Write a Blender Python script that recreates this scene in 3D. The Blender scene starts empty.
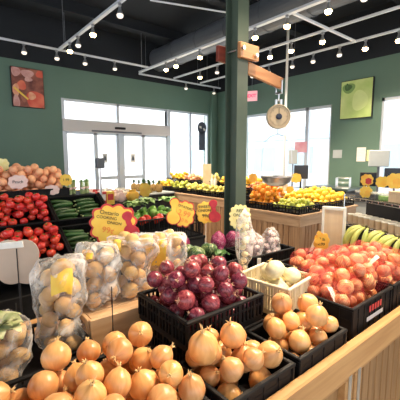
import bpy, bmesh, math, random
from mathutils import Vector, Matrix, noise
S = bpy.context.scene
COL = S.collection
R = math.radians
rnd = random.Random(7)

# ------------------------------------------------------------------ camera
EYE = 1.6
FPX = 335.0
PITCH = math.atan(42/335.0)
HEAD = R(50.5)
FW = Vector((math.cos(HEAD)*math.cos(PITCH), math.sin(HEAD)*math.cos(PITCH), -math.sin(PITCH)))
RT = Vector((math.sin(HEAD), -math.cos(HEAD), 0))
UP = RT.cross(FW)
camd = bpy.data.cameras.new('camera')
cam = bpy.data.objects.new('camera', camd)
COL.objects.link(cam)
camd.sensor_width = 36
camd.lens = 36*FPX/400
camd.clip_start = 0.02
M = Matrix((RT, UP, -FW)).transposed().to_4x4()
M.translation = (0, 0, EYE)
cam.matrix_world = M
S.camera = cam

# ------------------------------------------------------------------ world and light
W = bpy.data.worlds.new('sky')
S.world = W
W.use_nodes = True
wb = W.node_tree.nodes['Background']
wb.inputs[0].default_value = (0.90, 0.95, 1.0, 1)
wb.inputs[1].default_value = 1.15
S.view_settings.view_transform = 'Standard'
S.view_settings.look = 'None'
S.view_settings.gamma = 1
S.view_settings.exposure = 0.95
sd = bpy.data.lights.new('sun', 'SUN')
sd.energy = 6; sd.angle = R(2); sd.color = (1, .97, .92)
so = bpy.data.objects.new('sun', sd)
COL.objects.link(so)
so.rotation_euler = Vector((-.30, -.38, -1)).to_track_quat('-Z', 'Y').to_euler()
LAMP_W = 88          # watts of one aimed track lamp over the produce
LAMP_COL = (1.0, 0.80, 0.58)


def ray(x, y):
    return FW + RT*((x-200)/FPX) + UP*((200-y)/FPX)


def PZ(x, y, z):
    r = ray(x, y); t = (z-EYE)/r.z
    return Vector((r.x*t, r.y*t, z))


def PY(x, y, Y):
    r = ray(x, y); t = Y/r.y
    return Vector((r.x*t, Y, EYE+r.z*t))


def PX(x, y, X):
    r = ray(x, y); t = X/r.x
    return Vector((X, r.y*t, EYE+r.z*t))


# ------------------------------------------------------------------ materials
def _new(name):
    m = bpy.data.materials.new(name)
    m.use_nodes = True
    return m, m.node_tree.nodes, m.node_tree.links, m.node_tree.nodes['Principled BSDF']


def mat(name, c, rough=.5, metal=0., spec=.5, emit=None, es=0):
    m, n, l, p = _new(name)
    p.inputs['Base Color'].default_value = (*c, 1)
    p.inputs['Roughness'].default_value = rough
    p.inputs['Metallic'].default_value = metal
    p.inputs['Specular IOR Level'].default_value = spec
    if emit:
        p.inputs['Emission Color'].default_value = (*emit, 1)
        p.inputs['Emission Strength'].default_value = es
    return m


def nmat(name, c1, c2, scale=5, rough=.5, stretch=(1, 1, 1), bump=0., vary=0., spec=.5, detail=4, lo=.35, hi=.65, coat=0., merid=False):
    """two colours mixed by noise in object space; vary = per-object brightness and hue spread"""
    m, n, l, p = _new(name)
    tc = n.new('ShaderNodeTexCoord')
    mp = n.new('ShaderNodeMapping')
    mp.inputs['Scale'].default_value = stretch
    if merid:       # streaks that follow the meridians from root to neck
        sx = n.new('ShaderNodeSeparateXYZ'); l.new(tc.outputs['Object'], sx.inputs[0])
        at = n.new('ShaderNodeMath'); at.operation = 'ARCTAN2'
        l.new(sx.outputs[1], at.inputs[0]); l.new(sx.outputs[0], at.inputs[1])
        s_ = n.new('ShaderNodeMath'); s_.operation = 'SINE'; l.new(at.outputs[0], s_.inputs[0])
        c_ = n.new('ShaderNodeMath'); c_.operation = 'COSINE'; l.new(at.outputs[0], c_.inputs[0])
        cb = n.new('ShaderNodeCombineXYZ')
        l.new(s_.outputs[0], cb.inputs[0]); l.new(c_.outputs[0], cb.inputs[1]); l.new(sx.outputs[2], cb.inputs[2])
        l.new(cb.outputs[0], mp.inputs[0])
    else:
        l.new(tc.outputs['Object'], mp.inputs[0])
    oi = n.new('ShaderNodeObjectInfo')
    ns = n.new('ShaderNodeTexNoise'); ns.noise_dimensions = '4D'
    ns.inputs['Scale'].default_value = scale; ns.inputs['Detail'].default_value = detail
    mw = n.new('ShaderNodeMath'); mw.operation = 'MULTIPLY'; mw.inputs[1].default_value = 30
    l.new(oi.outputs['Random'], mw.inputs[0]); l.new(mw.outputs[0], ns.inputs['W'])
    l.new(mp.outputs[0], ns.inputs['Vector'])
    mr = n.new('ShaderNodeMapRange')
    mr.inputs[1].default_value = lo; mr.inputs[2].default_value = hi
    l.new(ns.outputs[0], mr.inputs[0])
    mx = n.new('ShaderNodeMix'); mx.data_type = 'RGBA'
    mx.inputs[6].default_value = (*c1, 1); mx.inputs[7].default_value = (*c2, 1)
    l.new(mr.outputs[0], mx.inputs[0])
    out = mx.outputs[2]
    if vary:
        hs = n.new('ShaderNodeHueSaturation')
        a = n.new('ShaderNodeMapRange'); a.inputs[3].default_value = 1-vary; a.inputs[4].default_value = 1+vary
        b = n.new('ShaderNodeMapRange'); b.inputs[3].default_value = .5-vary*.05; b.inputs[4].default_value = .5+vary*.05
        l.new(oi.outputs['Random'], a.inputs[0]); l.new(oi.outputs['Random'], b.inputs[0])
        l.new(a.outputs[0], hs.inputs['Value']); l.new(b.outputs[0], hs.inputs['Hue'])
        l.new(out, hs.inputs['Color']); out = hs.outputs[0]
    l.new(out, p.inputs['Base Color'])
    p.inputs['Roughness'].default_value = rough
    p.inputs['Specular IOR Level'].default_value = spec
    p.inputs['Coat Weight'].default_value = coat
    if bump:
        bp = n.new('ShaderNodeBump'); bp.inputs['Strength'].default_value = bump; bp.inputs['Distance'].default_value = .01
        l.new(ns.outputs[0], bp.inputs['Height']); l.new(bp.outputs[0], p.inputs['Normal'])
    return m


def film(name, c=(1, 1, 1), lo=.10, hi=.65, scale=14, rough=.12, net=0, wire=.5):
    """clear crinkled film, or with net a fine coloured mesh of strings"""
    m, n, l, p = _new(name)
    p.inputs['Base Color'].default_value = (*c, 1)
    p.inputs['Roughness'].default_value = rough
    tr = n.new('ShaderNodeBsdfTransparent')
    ms = n.new('ShaderNodeMixShader')
    tc = n.new('ShaderNodeTexCoord')
    if net:
        outs = []
        for sg in (1, -1):
            mp = n.new('ShaderNodeMapping'); mp.inputs['Rotation'].default_value = (R(20), R(10), R(45*sg))
            l.new(tc.outputs['Object'], mp.inputs[0])
            wv = n.new('ShaderNodeTexWave'); wv.inputs['Scale'].default_value = net
            l.new(mp.outputs[0], wv.inputs[0])
            g = n.new('ShaderNodeMath'); g.operation = 'GREATER_THAN'; g.inputs[1].default_value = 1-wire*.5
            l.new(wv.outputs['Fac'], g.inputs[0]); outs.append(g.outputs[0])
        mxn = n.new('ShaderNodeMath'); mxn.operation = 'MAXIMUM'
        l.new(outs[0], mxn.inputs[0]); l.new(outs[1], mxn.inputs[1])
        fac = mxn.outputs[0]
    else:
        ns = n.new('ShaderNodeTexNoise'); ns.inputs['Scale'].default_value = scale; ns.inputs['Detail'].default_value = 6
        ns.inputs['Distortion'].default_value = 1.5
        l.new(tc.outputs['Object'], ns.inputs['Vector'])
        mr = n.new('ShaderNodeMapRange'); mr.inputs[1].default_value = .42; mr.inputs[2].default_value = .72
        mr.inputs[3].default_value = lo; mr.inputs[4].default_value = hi
        l.new(ns.outputs[0], mr.inputs[0])
        lw = n.new('ShaderNodeLayerWeight'); lw.inputs[0].default_value = .3
        ad = n.new('ShaderNodeMath'); ad.operation = 'ADD'; ad.use_clamp = True
        mu = n.new('ShaderNodeMath'); mu.operation = 'MULTIPLY'; mu.inputs[1].default_value = .45
        l.new(lw.outputs['Facing'], mu.inputs[0]); l.new(mu.outputs[0], ad.inputs[0]); l.new(mr.outputs[0], ad.inputs[1])
        fac = ad.outputs[0]
        bp = n.new('ShaderNodeBump'); bp.inputs['Strength'].default_value = .5; bp.inputs['Distance'].default_value = .02
        l.new(ns.outputs[0], bp.inputs['Height']); l.new(bp.outputs[0], p.inputs['Normal'])
    l.new(fac, ms.inputs[0]); l.new(tr.outputs[0], ms.inputs[1]); l.new(p.outputs[0], ms.inputs[2])
    l.new(ms.outputs[0], n['Material Output'].inputs[0])
    return m


def woodmat(name, c1, c2, axis=0, scale=1.0, rough=.55):
    st = [6, 6, 6]; st[axis] = .5
    return nmat(name, c1, c2, scale=6*scale, stretch=tuple(st), rough=rough, bump=.15, detail=6, vary=.06)


MT = dict(
    green=nmat('green_paint', (.098, .172, .130), (.105, .184, .140), 1.5, .55),
    dark=mat('dark_ceiling_paint', (.008, .011, .016), .85),
    floor=nmat('concrete', (.28, .27, .25), (.36, .35, .33), 1.2, .5),
    outside=mat('pavement', (.72, .73, .74), .8),
    frame=mat('aluminium_frame', (.55, .60, .66), .4, .3),
    frame_d=mat('dark_frame', (.10, .11, .13), .5),
    glass=film('window_glass', (.9, .95, 1), .02, .02, 1, .05),
    black=nmat('black_plastic', (.006, .006, .007), (.011, .011, .012), 30, .5, spec=.2),
    blackm=mat('black_matte', (.012, .012, .014), .7),
    cream=mat('cream_plastic', (.74, .67, .48), .45),
    white=mat('white_plastic', (.80, .79, .72), .45),
    paper=nmat('white_paper', (.84, .82, .76), (.76, .74, .68), 40, .7),
    paperpink=nmat('pinkish_card', (.80, .55, .50), (.84, .66, .60), 20, .7),
    beige=nmat('beige_card', (.56, .43, .33), (.50, .38, .29), 8, .7),
    yellow=nmat('yellow_card', (.86, .62, .10), (.84, .50, .06), 14, .6),
    pale=nmat('pale_yellow_card', (.86, .80, .42), (.80, .72, .28), 25, .6),
    orange=nmat('orange_card', (.85, .42, .05), (.86, .55, .08), 14, .6),
    redcard=nmat('red_card', (.62, .06, .05), (.50, .03, .04), 25, .6),
    darkred=nmat('crimson_card', (.36, .015, .035), (.48, .03, .05), 30, .6),
    ink=mat('black_ink', (.02, .02, .02), .6),
    inkred=mat('red_ink', (.80, .22, .05), .6),
    steel=mat('brushed_steel', (.62, .63, .65), .28, .95),
    chrome=mat('chrome', (.75, .76, .78), .18, 1.),
    tin=nmat('galvanised_duct', (.075, .085, .10), (.13, .14, .16), 3, .45, stretch=(1, .2, 1)),
    track=mat('white_track', (.62, .65, .70), .4),
    cable=mat('grey_cable', (.16, .17, .19), .5),
    lampbody=mat('grey_lamp_body', (.30, .31, .33), .35, .6),
    colpaint=nmat('column_green_paint', (.060, .088, .062), (.075, .105, .076), 6, .42),
    brace=woodmat('varnished_board', (.46, .19, .07), (.58, .28, .115), 0, .7, .35),
    bracedark=woodmat('dark_red_board', (.20, .035, .02), (.28, .06, .03), 0, .7, .4),
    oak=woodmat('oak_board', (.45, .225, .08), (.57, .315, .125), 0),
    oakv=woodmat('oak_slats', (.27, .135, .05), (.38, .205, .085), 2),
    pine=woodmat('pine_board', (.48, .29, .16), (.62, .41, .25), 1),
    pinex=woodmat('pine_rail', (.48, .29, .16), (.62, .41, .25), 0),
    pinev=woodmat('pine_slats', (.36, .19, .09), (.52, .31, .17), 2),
    cratewood=woodmat('crate_wood', (.50, .30, .15), (.66, .44, .25), 0, .8),
    bulb=mat('lit_bulb', (1, .9, .7), .3, emit=(1, .66, .26), es=24),
    bulbd=mat('dim_bulb', (1, .9, .8), .3, emit=(1, .88, .72), es=.5),
    onion=nmat('brown_onion_skin', (.64, .275, .08), (.88, .50, .21), 1.6, .30, stretch=(1.3, 1.3, .5), vary=.13, merid=True, lo=.3, hi=.75),
    neck=nmat('dry_onion_neck', (.62, .36, .13), (.80, .58, .28), 60, .7),
    root=mat('onion_root', (.50, .33, .16), .8),
    redonion=nmat('red_onion_skin', (.10, .011, .024), (.32, .065, .085), 1.6, .26, stretch=(1.6, 1.6, 4), vary=.25, merid=True),
    redneck=nmat('red_onion_neck', (.40, .16, .13), (.66, .44, .26), 60, .7),
    whiteonion=nmat('white_onion_skin', (.76, .68, .38), (.86, .80, .54), 1.6, .35, stretch=(1.6, 1.6, 4), merid=True),
    shallot=nmat('netted_onion_skin', (.48, .125, .045), (.86, .43, .20), 1.6, .32, stretch=(1.3, 1.3, .6), vary=.22, merid=True),
    potato=nmat('potato_skin', (.50, .29, .10), (.66, .42, .175), 22, .7, vary=.12, bump=.25),
    tomato=nmat('tomato_skin', (.72, .03, .02), (.85, .09, .06), 4, .2, vary=.12, coat=.5),
    calyx=mat('green_calyx', (.06, .20, .03), .6),
    cuke=nmat('zucchini_skin', (.012, .050, .010), (.05, .13, .03), 9, .35, stretch=(1, 3, 3), vary=.3),
    cukeend=mat('zucchini_stub', (.35, .42, .18), .6),
    peach=nmat('peach_skin', (.84, .27, .14), (.92, .60, .34), 16, .5, vary=.15),
    orangef=nmat('orange_peel', (.86, .30, .02), (.90, .38, .03), 40, .45, vary=.08),
    yellowf=nmat('yellow_peel', (.88, .52, .03), (.90, .62, .06), 30, .45, vary=.08),
    pear=nmat('pale_green_skin', (.66, .60, .10), (.80, .70, .22), 18, .4, vary=.15),
    limeg=nmat('green_fruit_skin', (.36, .44, .04), (.64, .64, .12), 18, .4, vary=.2),
    banana=nmat('banana_skin', (.28, .38, .08), (.66, .62, .17), 7, .45, vary=.2, lo=.3, hi=.7),
    bananatip=mat('banana_tip', (.10, .08, .03), .7),
    squash=nmat('striped_squash', (.02, .07, .02), (.36, .42, .18), 7, .4, stretch=(1.5, 1.5, .5), lo=.5, hi=.6, merid=True),
    garlic=nmat('purple_garlic', (.30, .12, .17), (.82, .74, .68), 5, .55, stretch=(1.4, 1.4, .6), merid=True, vary=.1, lo=.42, hi=.58),
    leaf=nmat('green_leaf', (.12, .30, .05), (.40, .58, .22), 14, .5, vary=.2),
    paleleaf=nmat('pale_wrapped_leaf', (.30, .38, .13), (.68, .68, .42), 30, .4),
    darkleaf=nmat('dark_leaf', (.02, .08, .02), (.08, .18, .05), 14, .5),
    stalk=nmat('pale_stalk', (.30, .46, .14), (.58, .66, .34), 14, .5),
    pine_app=nmat('pineapple_rind', (.22, .12, .03), (.50, .32, .10), 30, .7, bump=.4),
    pepper=nmat('red_pepper_skin', (.60, .02, .02), (.74, .08, .03), 5, .2, coat=.3),
    screen=mat('dark_screen', (.012, .014, .020), .2),
    greyplastic=nmat('grey_plastic', (.40, .44, .45), (.46, .50, .50), 4, .5),
    blue=mat('blue_plastic', (.10, .28, .62), .5),
    bag=film('clear_bag_film', (.95, .95, .95), .0, .42, 10, .08),
    bagw=film('hazy_bag_film', (.96, .96, .95), .05, .55, 11, .12),
    rednet=film('red_net', (.55, .03, .03), net=42, wire=.065, rough=.5),
    purplenet=film('purple_net', (.30, .03, .12), net=60, wire=.8, rough=.5),
    paneltan=woodmat('tan_panel', (.70, .52, .33), (.78, .60, .40), 2),
    jar=nmat('kraft_cup', (.68, .50, .30), (.76, .58, .38), 10, .5),
    pinkred=mat('exit_red', (.75, .03, .10), .5, emit=(1, .05, .15), es=.6),
    exitw=mat('exit_housing', (.9, .6, .62), .5, emit=(1, .30, .38), es=.25),
    extwall=mat('pale_building', (.86, .88, .90), .8),
    canopyblue=mat('pale_blue_canopy', (.50, .64, .74), .7),
)


# ------------------------------------------------------------------ mesh builder
class MB:
    def __init__(s):
        s.v = []; s.f = []; s.mi = []; s.cur = 0

    def add(s, vs, fs, X=None):
        o = len(s.v)
        s.v += [tuple(X @ Vector(v)) if X else tuple(v) for v in vs]
        s.f += [tuple(i+o for i in f) for f in fs]
        s.mi += [s.cur]*len(fs)
        return s

    def box(s, a, b, X=None):
        x0, y0, z0 = a; x1, y1, z1 = b
        vs = [(x0, y0, z0), (x1, y0, z0), (x1, y1, z0), (x0, y1, z0), (x0, y0, z1), (x1, y0, z1), (x1, y1, z1), (x0, y1, z1)]
        return s.add(vs, [(0, 3, 2, 1), (4, 5, 6, 7), (0, 1, 5, 4), (1, 2, 6, 5), (2, 3, 7, 6), (3, 0, 4, 7)], X)

    def bbox(s, a, b, e=.004, X=None):
        """box with chamfered edges"""
        bm = bmesh.new()
        bmesh.ops.create_cube(bm, size=1)
        c = [(a[i]+b[i])/2 for i in range(3)]; d = [abs(b[i]-a[i]) for i in range(3)]
        for v in bm.verts:
            v.co = Vector([c[i]+v.co[i]*d[i] for i in range(3)])
        e = min(e, min(d)*.45)
        bmesh.ops.bevel(bm, geom=list(bm.edges), offset=e, segments=1, affect='EDGES')
        bm.verts.index_update()
        s.add([v.co.copy() for v in bm.verts], [[v.index for v in f.verts] for f in bm.faces], X)
        bm.free()
        return s

    def tube(s, pts, r, n=8, cap=True, X=None):
        pts = [Vector(p) for p in pts]
        rs = r if isinstance(r, (list, tuple)) else [r]*len(pts)
        vs = []; fs = []
        side = None
        for i, p in enumerate(pts):
            d = (pts[min(i+1, len(pts)-1)]-pts[max(i-1, 0)]).normalized()
            if side is None:
                h = Vector((0, 0, 1)) if abs(d.z) < .9 else Vector((1, 0, 0))
                side = d.cross(h).normalized()
            else:
                side = (side-d*side.dot(d)).normalized()
            up = side.cross(d)
            for k in range(n):
                a = 2*math.pi*k/n
                vs.append(p+(side*math.cos(a)+up*math.sin(a))*rs[i])
        for i in range(len(pts)-1):
            for k in range(n):
                k2 = (k+1) % n
                fs.append((i*n+k, i*n+k2, (i+1)*n+k2, (i+1)*n+k))
        if cap:
            fs.append(tuple(range(n))[::-1]); fs.append(tuple((len(pts)-1)*n+k for k in range(n)))
        return s.add(vs, fs, X)

    def lathe(s, prof, n=16, X=None, wob=0, seed=0, rib=0, ribn=0):
        """prof = list of (radius, z) from bottom to top"""
        vs = []; fs = []
        for (r, z) in prof:
            for k in range(n):
                a = 2*math.pi*k/n
                q = 1+rib*math.cos(ribn*a)
                if wob:
                    q += wob*noise.noise(Vector((math.cos(a)*1.3+seed*7.1, math.sin(a)*1.3, z*12)))
                vs.append((r*q*math.cos(a), r*q*math.sin(a), z))
        for i in range(len(prof)-1):
            for k in range(n):
                k2 = (k+1) % n
                fs.append((i*n+k, i*n+k2, (i+1)*n+k2, (i+1)*n+k))
        fs.append(tuple(range(n))[::-1]); fs.append(tuple((len(prof)-1)*n+k for k in range(n)))
        return s.add(vs, fs, X)

    def prism(s, poly, t0, t1, X=None):
        """polygon (x, z) extruded along y"""
        n = len(poly)
        vs = [(x, t0, z) for x, z in poly]+[(x, t1, z) for x, z in poly]
        fs = [tuple(range(n)), tuple(range(2*n-1, n-1, -1))]
        for i in range(n):
            j = (i+1) % n
            fs.append((i, i+n, j+n, j))
        return s.add(vs, fs, X)

    def build(s, name, m, parent=None, smooth=False, loc=None):
        me = bpy.data.meshes.new(name)
        me.from_pydata(s.v, [], s.f)
        for q in (m if isinstance(m, (list, tuple)) else [m]):
            me.materials.append(q if not isinstance(q, str) else MT[q])
        if any(s.mi):
            me.polygons.foreach_set('material_index', s.mi)
        if smooth:
            me.polygons.foreach_set('use_smooth', [True]*len(me.polygons))
        me.update()
        o = bpy.data.objects.new(name, me)
        COL.objects.link(o)
        if parent:
            o.parent = parent
        if loc is not None:
            o.location = loc
        return o


def tag(o, label=None, cat=None, group=None, kind=None):
    if label: o['label'] = label
    if cat: o['category'] = cat
    if group: o['group'] = group
    if kind: o['kind'] = kind
    return o


def empty(name, loc=(0, 0, 0), rz=0):
    o = bpy.data.objects.new(name, None)
    o.empty_display_size = .05
    o.location = loc; o.rotation_euler = (0, 0, rz)
    COL.objects.link(o)
    return o


def thing(name, label, cat, loc=(0, 0, 0), rz=0, group=None):
    return tag(empty(name, loc, rz), label, cat, group)


def st(name, mb, m, smooth=False):
    return tag(mb.build(name, m, smooth=smooth), kind='structure')


KIDS = {}


def kids_of(o):
    if o.name not in KIDS:
        KIDS[o.name] = [c for c in COL.objects if c.parent == o]
    return KIDS[o.name]


def dup(o):
    c = o.copy()
    COL.objects.link(c)
    for ch in kids_of(o):
        d = ch.copy(); COL.objects.link(d); d.parent = c
        for g in kids_of(ch):
            e = g.copy(); COL.objects.link(e); e.parent = d
    return c


class Kind:
    """a few prototypes of one kind; the first uses move the prototypes themselves, later ones copy them"""
    def __init__(s, protos):
        s.p = protos; s.used = [False]*len(protos)
        for o in protos:
            kids_of(o)

    def put(s, loc, rot, sc, label, cat, group=None, which=None, bare=False):
        i = which if which is not None else rnd.randrange(len(s.p))
        if not s.used[i]:
            o = s.p[i]; s.used[i] = True
        elif bare:
            o = s.p[i].copy(); COL.objects.link(o)
        else:
            o = dup(s.p[i])
        o.location = loc; o.rotation_euler = rot
        o.scale = (sc, sc, sc) if not isinstance(sc, (tuple, list)) else sc
        return tag(o, label, cat, group)


def heap(n, x0, x1, y0, y1, floor, rmin, rmax, peak=.25, seed=1, cands=46, cx=None, cy=None, lim=None):
    """rest balls one on another in a rectangle; peak > 0 piles them toward the middle"""
    g = random.Random(seed)
    out = []
    cx = (x0+x1)/2 if cx is None else cx
    cy = (y0+y1)/2 if cy is None else cy
    for i in range(n):
        r = g.uniform(rmin, rmax)
        best = None
        for k in range(cands):
            x = g.uniform(x0+r, x1-r); y = g.uniform(y0+r, y1-r)
            z = floor(x, y)+r if callable(floor) else floor+r
            for (a, b, c, q) in out:
                d2 = (a-x)**2+(b-y)**2; t = (q+r)
                if d2 < t*t:
                    z = max(z, c+math.sqrt(t*t-d2))
            cost = z+peak*(((x-cx)/(x1-x0))**2+((y-cy)/(y1-y0))**2)
            if best is None or cost < best[0]:
                best = (cost, x, y, z)
        if lim and best[3]+r > lim:
            continue
        out.append((best[1], best[2], best[3], r))
    return out


def rot_any(tilt=1.2):
    return (rnd.gauss(0, tilt*.6), rnd.gauss(0, tilt*.6), rnd.uniform(0, 6.28))


# ------------------------------------------------------------------ the room
WY, WX, ZT, ZC = 7.4, 6.75, 3.47, 4.4
st('floor', MB().box((-6, -5, -.1), (WX, WY, 0)), 'floor')
st('ceiling', MB().box((-6, -5, ZC), (WX+.2, WY+.2, ZC+.1)), 'dark')


def wall_y(name, x0, x1, z0, z1, m):
    return (x0, x1, z0, z1)


# left wall (along x at y = WY), openings: door group 2.34..5.0, tall window 5.06..6.45
wl = MB()
T = .2
wl.box((-6, WY, 0), (2.34, WY+T, ZT))
wl.box((2.34, WY, 2.85), (6.42, WY+T, ZT))
wl.box((6.42, WY, 0), (WX+T, WY+T, ZT))
wl.box((5.06, WY, 0), (6.42, WY+T, .35))
wl.box((6.46, WY-.09, 0), (6.60, WY, ZT))
st('wall_left', wl, 'green')
wlt = MB(); wlt.box((-6, WY, ZT), (WX+T, WY+T, ZC))
st('trim_1', wlt, 'dark')
# right wall (along y at x = WX)
YA0, YA1, YB = 3.82, 6.35, 2.82
wr = MB()
wr.box((WX, YA1, 0), (WX+T, WY, ZT))
wr.box((WX, YA0, 2.72), (WX+T, YA1, ZT))
wr.box((WX, YA0, 0), (WX+T, YA1, .5))
wr.box((WX, YB, 0), (WX+T, YA0, ZT))
wr.box((WX, -1.2, 2.72), (WX+T, YB, ZT))
wr.box((WX, -1.2, 0), (WX+T, YB, .5))
wr.box((WX, -5, 0), (WX+T, -1.2, ZT))
st('wall_right', wr, 'green')
wrt = MB(); wrt.box((WX, -5, ZT), (WX+T, WY, ZC))
st('trim_2', wrt, 'dark')


def pane(name, mb_frame, mb_glass, lab=None):
    f = st(name, mb_frame, 'frame')
    g = mb_glass.build('pane', 'glass', f)
    return f


# entrance: sliding doors with header and transom
f = MB(); g = MB()
yf0, yf1 = WY+.02, WY+.12
for x in (2.34, 3.60, 5.0):
    f.box((x, yf0, 2.42), (x+.06, yf1, 2.85))
f.box((2.34, yf0, 2.80), (5.06, yf1, 2.85))
g.box((2.40, WY+.06, 2.42), (5.0, WY+.066, 2.80))
pane('window_1', f, g)
h = MB(); h.bbox((2.34, WY-.05, 2.17), (5.06, WY+.12, 2.42), .01)
hd = st('trim_3', h, nmat('header_aluminium', (.52, .50, .50), (.60, .56, .54), 1, .4))
s_ = MB().bbox((3.50, WY-.10, 2.26), (3.76, WY-.05, 2.31), .01)
tag(s_.build('door_sensor', 'blackm'), 'small black motion sensor on the header above the sliding entrance door', 'sensor')
s_ = MB().box((2.95, WY-.065, 2.18), (4.2, WY-.05, 2.215))
tag(s_.build('door_track', 'frame_d'), 'dark horizontal rail along the header above the sliding entrance door', 'rail')
doors = [(2.40, 3.06), (3.06, 3.62), (3.72, 4.30), (4.30, 5.0)]
for i, (a, b) in enumerate(doors):
    f = MB(); g = MB()
    w = .035 if i in (0, 3) else .05
    f.box((a, WY+.02, 0), (a+w, WY+.07, 2.17)); f.box((b-w, WY+.02, 0), (b, WY+.07, 2.17))
    f.box((a, WY+.02, 0), (b, WY+.07, .16)); f.box((a, WY+.02, 2.12), (b, WY+.07, 2.17))
    if i in (1, 2):
        f.box((a, WY+.01, 1.10), (b, WY+.07, 1.18))
    g.box((a+w, WY+.04, .16), (b-w, WY+.046, 2.12))
    pane('door_%d' % (i+1), f, g)
f = MB()
f.box((5.0, WY+.0, 0), (5.08, WY+.12, 2.85)); f.box((2.34, WY, 0), (2.40, WY+.12, 2.85))
f.box((3.62, WY, 0), (3.72, WY+.10, 2.17))
st('trim_4', f, 'frame')
for i, (a, b) in enumerate(((5.08, 5.78), (5.78, 6.42))):
    f = MB(); g = MB()
    f.box((a, yf0, .35), (a+.03, yf1, 2.85)); f.box((b-.03, yf0, .35), (b, yf1, 2.85))
    f.box((a, yf0, 2.80), (b, yf1, 2.85)); f.box((a, yf0, .35), (b, yf1, .40))
    g.box((a+.03, WY+.06, .40), (b-.03, WY+.066, 2.80))
    pane('window_%d' % (i+2), f, g)
# right-hand windows
k = 4
for (a, b) in ((YA0, 4.42), (4.42, YA1), (YB-1.3, YB), (YB-2.6, YB-1.3)):
    f = MB(); g = MB()
    f.box((WX+.02, a, .5), (WX+.12, a+.04, 2.72)); f.box((WX+.02, b-.04, .5), (WX+.12, b, 2.72))
    f.box((WX+.02, a, 2.66), (WX+.12, b, 2.72)); f.box((WX+.02, a, .5), (WX+.12, b, .56))
    g.box((WX+.06, a+.04, .56), (WX+.066, b-.04, 2.66))
    pane('window_%d' % k, f, g); k += 1
# the dark balloon-headed cutout on the tall window
c = PY(202, 128, WY-.01)
t = thing('window_decal', 'dark round-headed cut-out figure taped to the tall window near the corner', 'decoration', (c.x, WY-.012, 0))
d = MB()
pol = [(math.cos(a*math.pi/8)*.16, c.z+math.sin(a*math.pi/8)*.17) for a in range(16)]
d.prism(pol, 0, .006)
d.prism([(-.11, c.z-.62), (.11, c.z-.62), (.11, c.z-.1), (-.11, c.z-.1)], 0, .006)
d.build('cutout', mat('slate_card', (.06, .07, .10), .6), t)
d = MB()
d.prism([(-.09, c.z-.0), (-.02, c.z-.02), (-.03, c.z+.05), (-.10, c.z+.05)], -.004, 0)
d.prism([(.05, c.z-.06), (.13, c.z-.08), (.12, c.z-.02), (.04, c.z-.0)], -.004, 0)
d.build('face_mark', 'paper', t)
for (px, py) in ((105, 158), (133, 158)):
    c = PY(px, py, WY-.0)
    t = thing('door_notice', 'small white notice with dark mark on the %s' % ('door under the sensor' if px < 120 else 'door beyond the thick middle post'), 'notice', (c.x, WY+.0, 0))
    MB().box((-.06, 0, c.z-.11), (.06, .005, c.z+.10)).build('sheet', 'paper', t)
    MB().prism([(-.035, c.z-.06), (.035, c.z-.06), (.03, c.z), (0, c.z+.07), (-.03, c.z)], -.004, 0).build('printed_mark', 'frame_d', t)
# outside
o = MB().box((-30, WY+.25, -.12), (45, 45, -.04)); o.box((WX+.25, -25, -.12), (45, WY+.25, -.04))
st('ground', o, 'outside')
t = thing('far_storefront', 'pale single-storey shop building across the car park with a blue canopy band', 'building', (16, 4, 0))
MB().box((0, 0, 0), (6, 18, 3.2)).build('wall', 'extwall', t)
MB().box((-1.5, 0, 2.55), (0, 18, 3.1)).build('canopy', 'canopyblue', t)
m = MB()
for i in range(7):
    m.box((-.03, 1+i*2.5, .8), (0, 2.6+i*2.5, 2.2))
m.build('shopfront_windows', 'canopyblue', t)

# ------------------------------------------------------------------ column with hanging scale
cx0, cx1, cy0, cy1 = 1.86, 1.975, 1.82, 1.95
m = MB()
m.box((cx0, cy0, 0), (cx1, cy0+.014, ZC)); m.box((cx0, cy1-.014, 0), (cx1, cy1, ZC))
m.box((1.905, cy0+.014, 0), (1.922, cy1-.014, ZC))
m.box((cx0-.03, cy0-.03, 0), (cx1+.03, cy1+.03, .015))
tag(m.build('steel_column', 'colpaint'), 'green painted steel I-beam column rising from the floor behind the produce table', 'column')
t = thing('scale_bracket', 'varnished wooden bracket clamped round the green column, holding the hanging scale', 'bracket')
MB().bbox((1.855, cy0-.035, 2.335), (2.06, cy0-.001, 2.445), .004).build('clamp_board', 'brace', t)
MB().bbox((1.79, cy1+.001, 2.33), (2.06, cy1+.034, 2.445), .004).build('clamp_board', 'bracedark', t)
for (x, z) in ((1.875, 2.40), (2.02, 2.37)):
    m = MB()
    m.tube([(x+.0, cy0-.05, z), (x, cy1+.05, z)], .006, 8)
    m.tube([(x, cy0-.055, z), (x, cy0-.036, z)], .016, 6)
    m.build('bolt', 'steel', t)
E2 = PY(281, 84, cy0+.02)
m = MB()
X = Matrix.Translation((1.88, 0, 2.30)) @ Matrix.Rotation(math.atan2(2.30-E2.z, E2.x-1.88), 4, 'Y')
L = (Vector((E2.x, 0, E2.z))-Vector((1.88, 0, 2.30))).length
m.bbox((.10, cy0-.001, -.046), (L, cy0+.030, .046), .004, X)
m.build('arm', 'brace', t)
hx, hz, hy = E2.x-.03, E2.z, cy0+.017
m = MB(); m.tube([(hx, hy-.03, hz+.02), (hx, hy-.03, hz-.08)], .007, 6); m.tube([(hx, hy+.03, hz+.02), (hx, hy+.03, hz-.08)], .007, 6)
m.tube([(hx, hy-.035, hz-.08), (hx, hy+.035, hz-.08)], .008, 6); m.tube([(hx, hy-.035, hz+.02), (hx, hy+.035, hz+.02)], .008, 6)
m.build('hanger_strap', 'steel', t)
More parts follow.
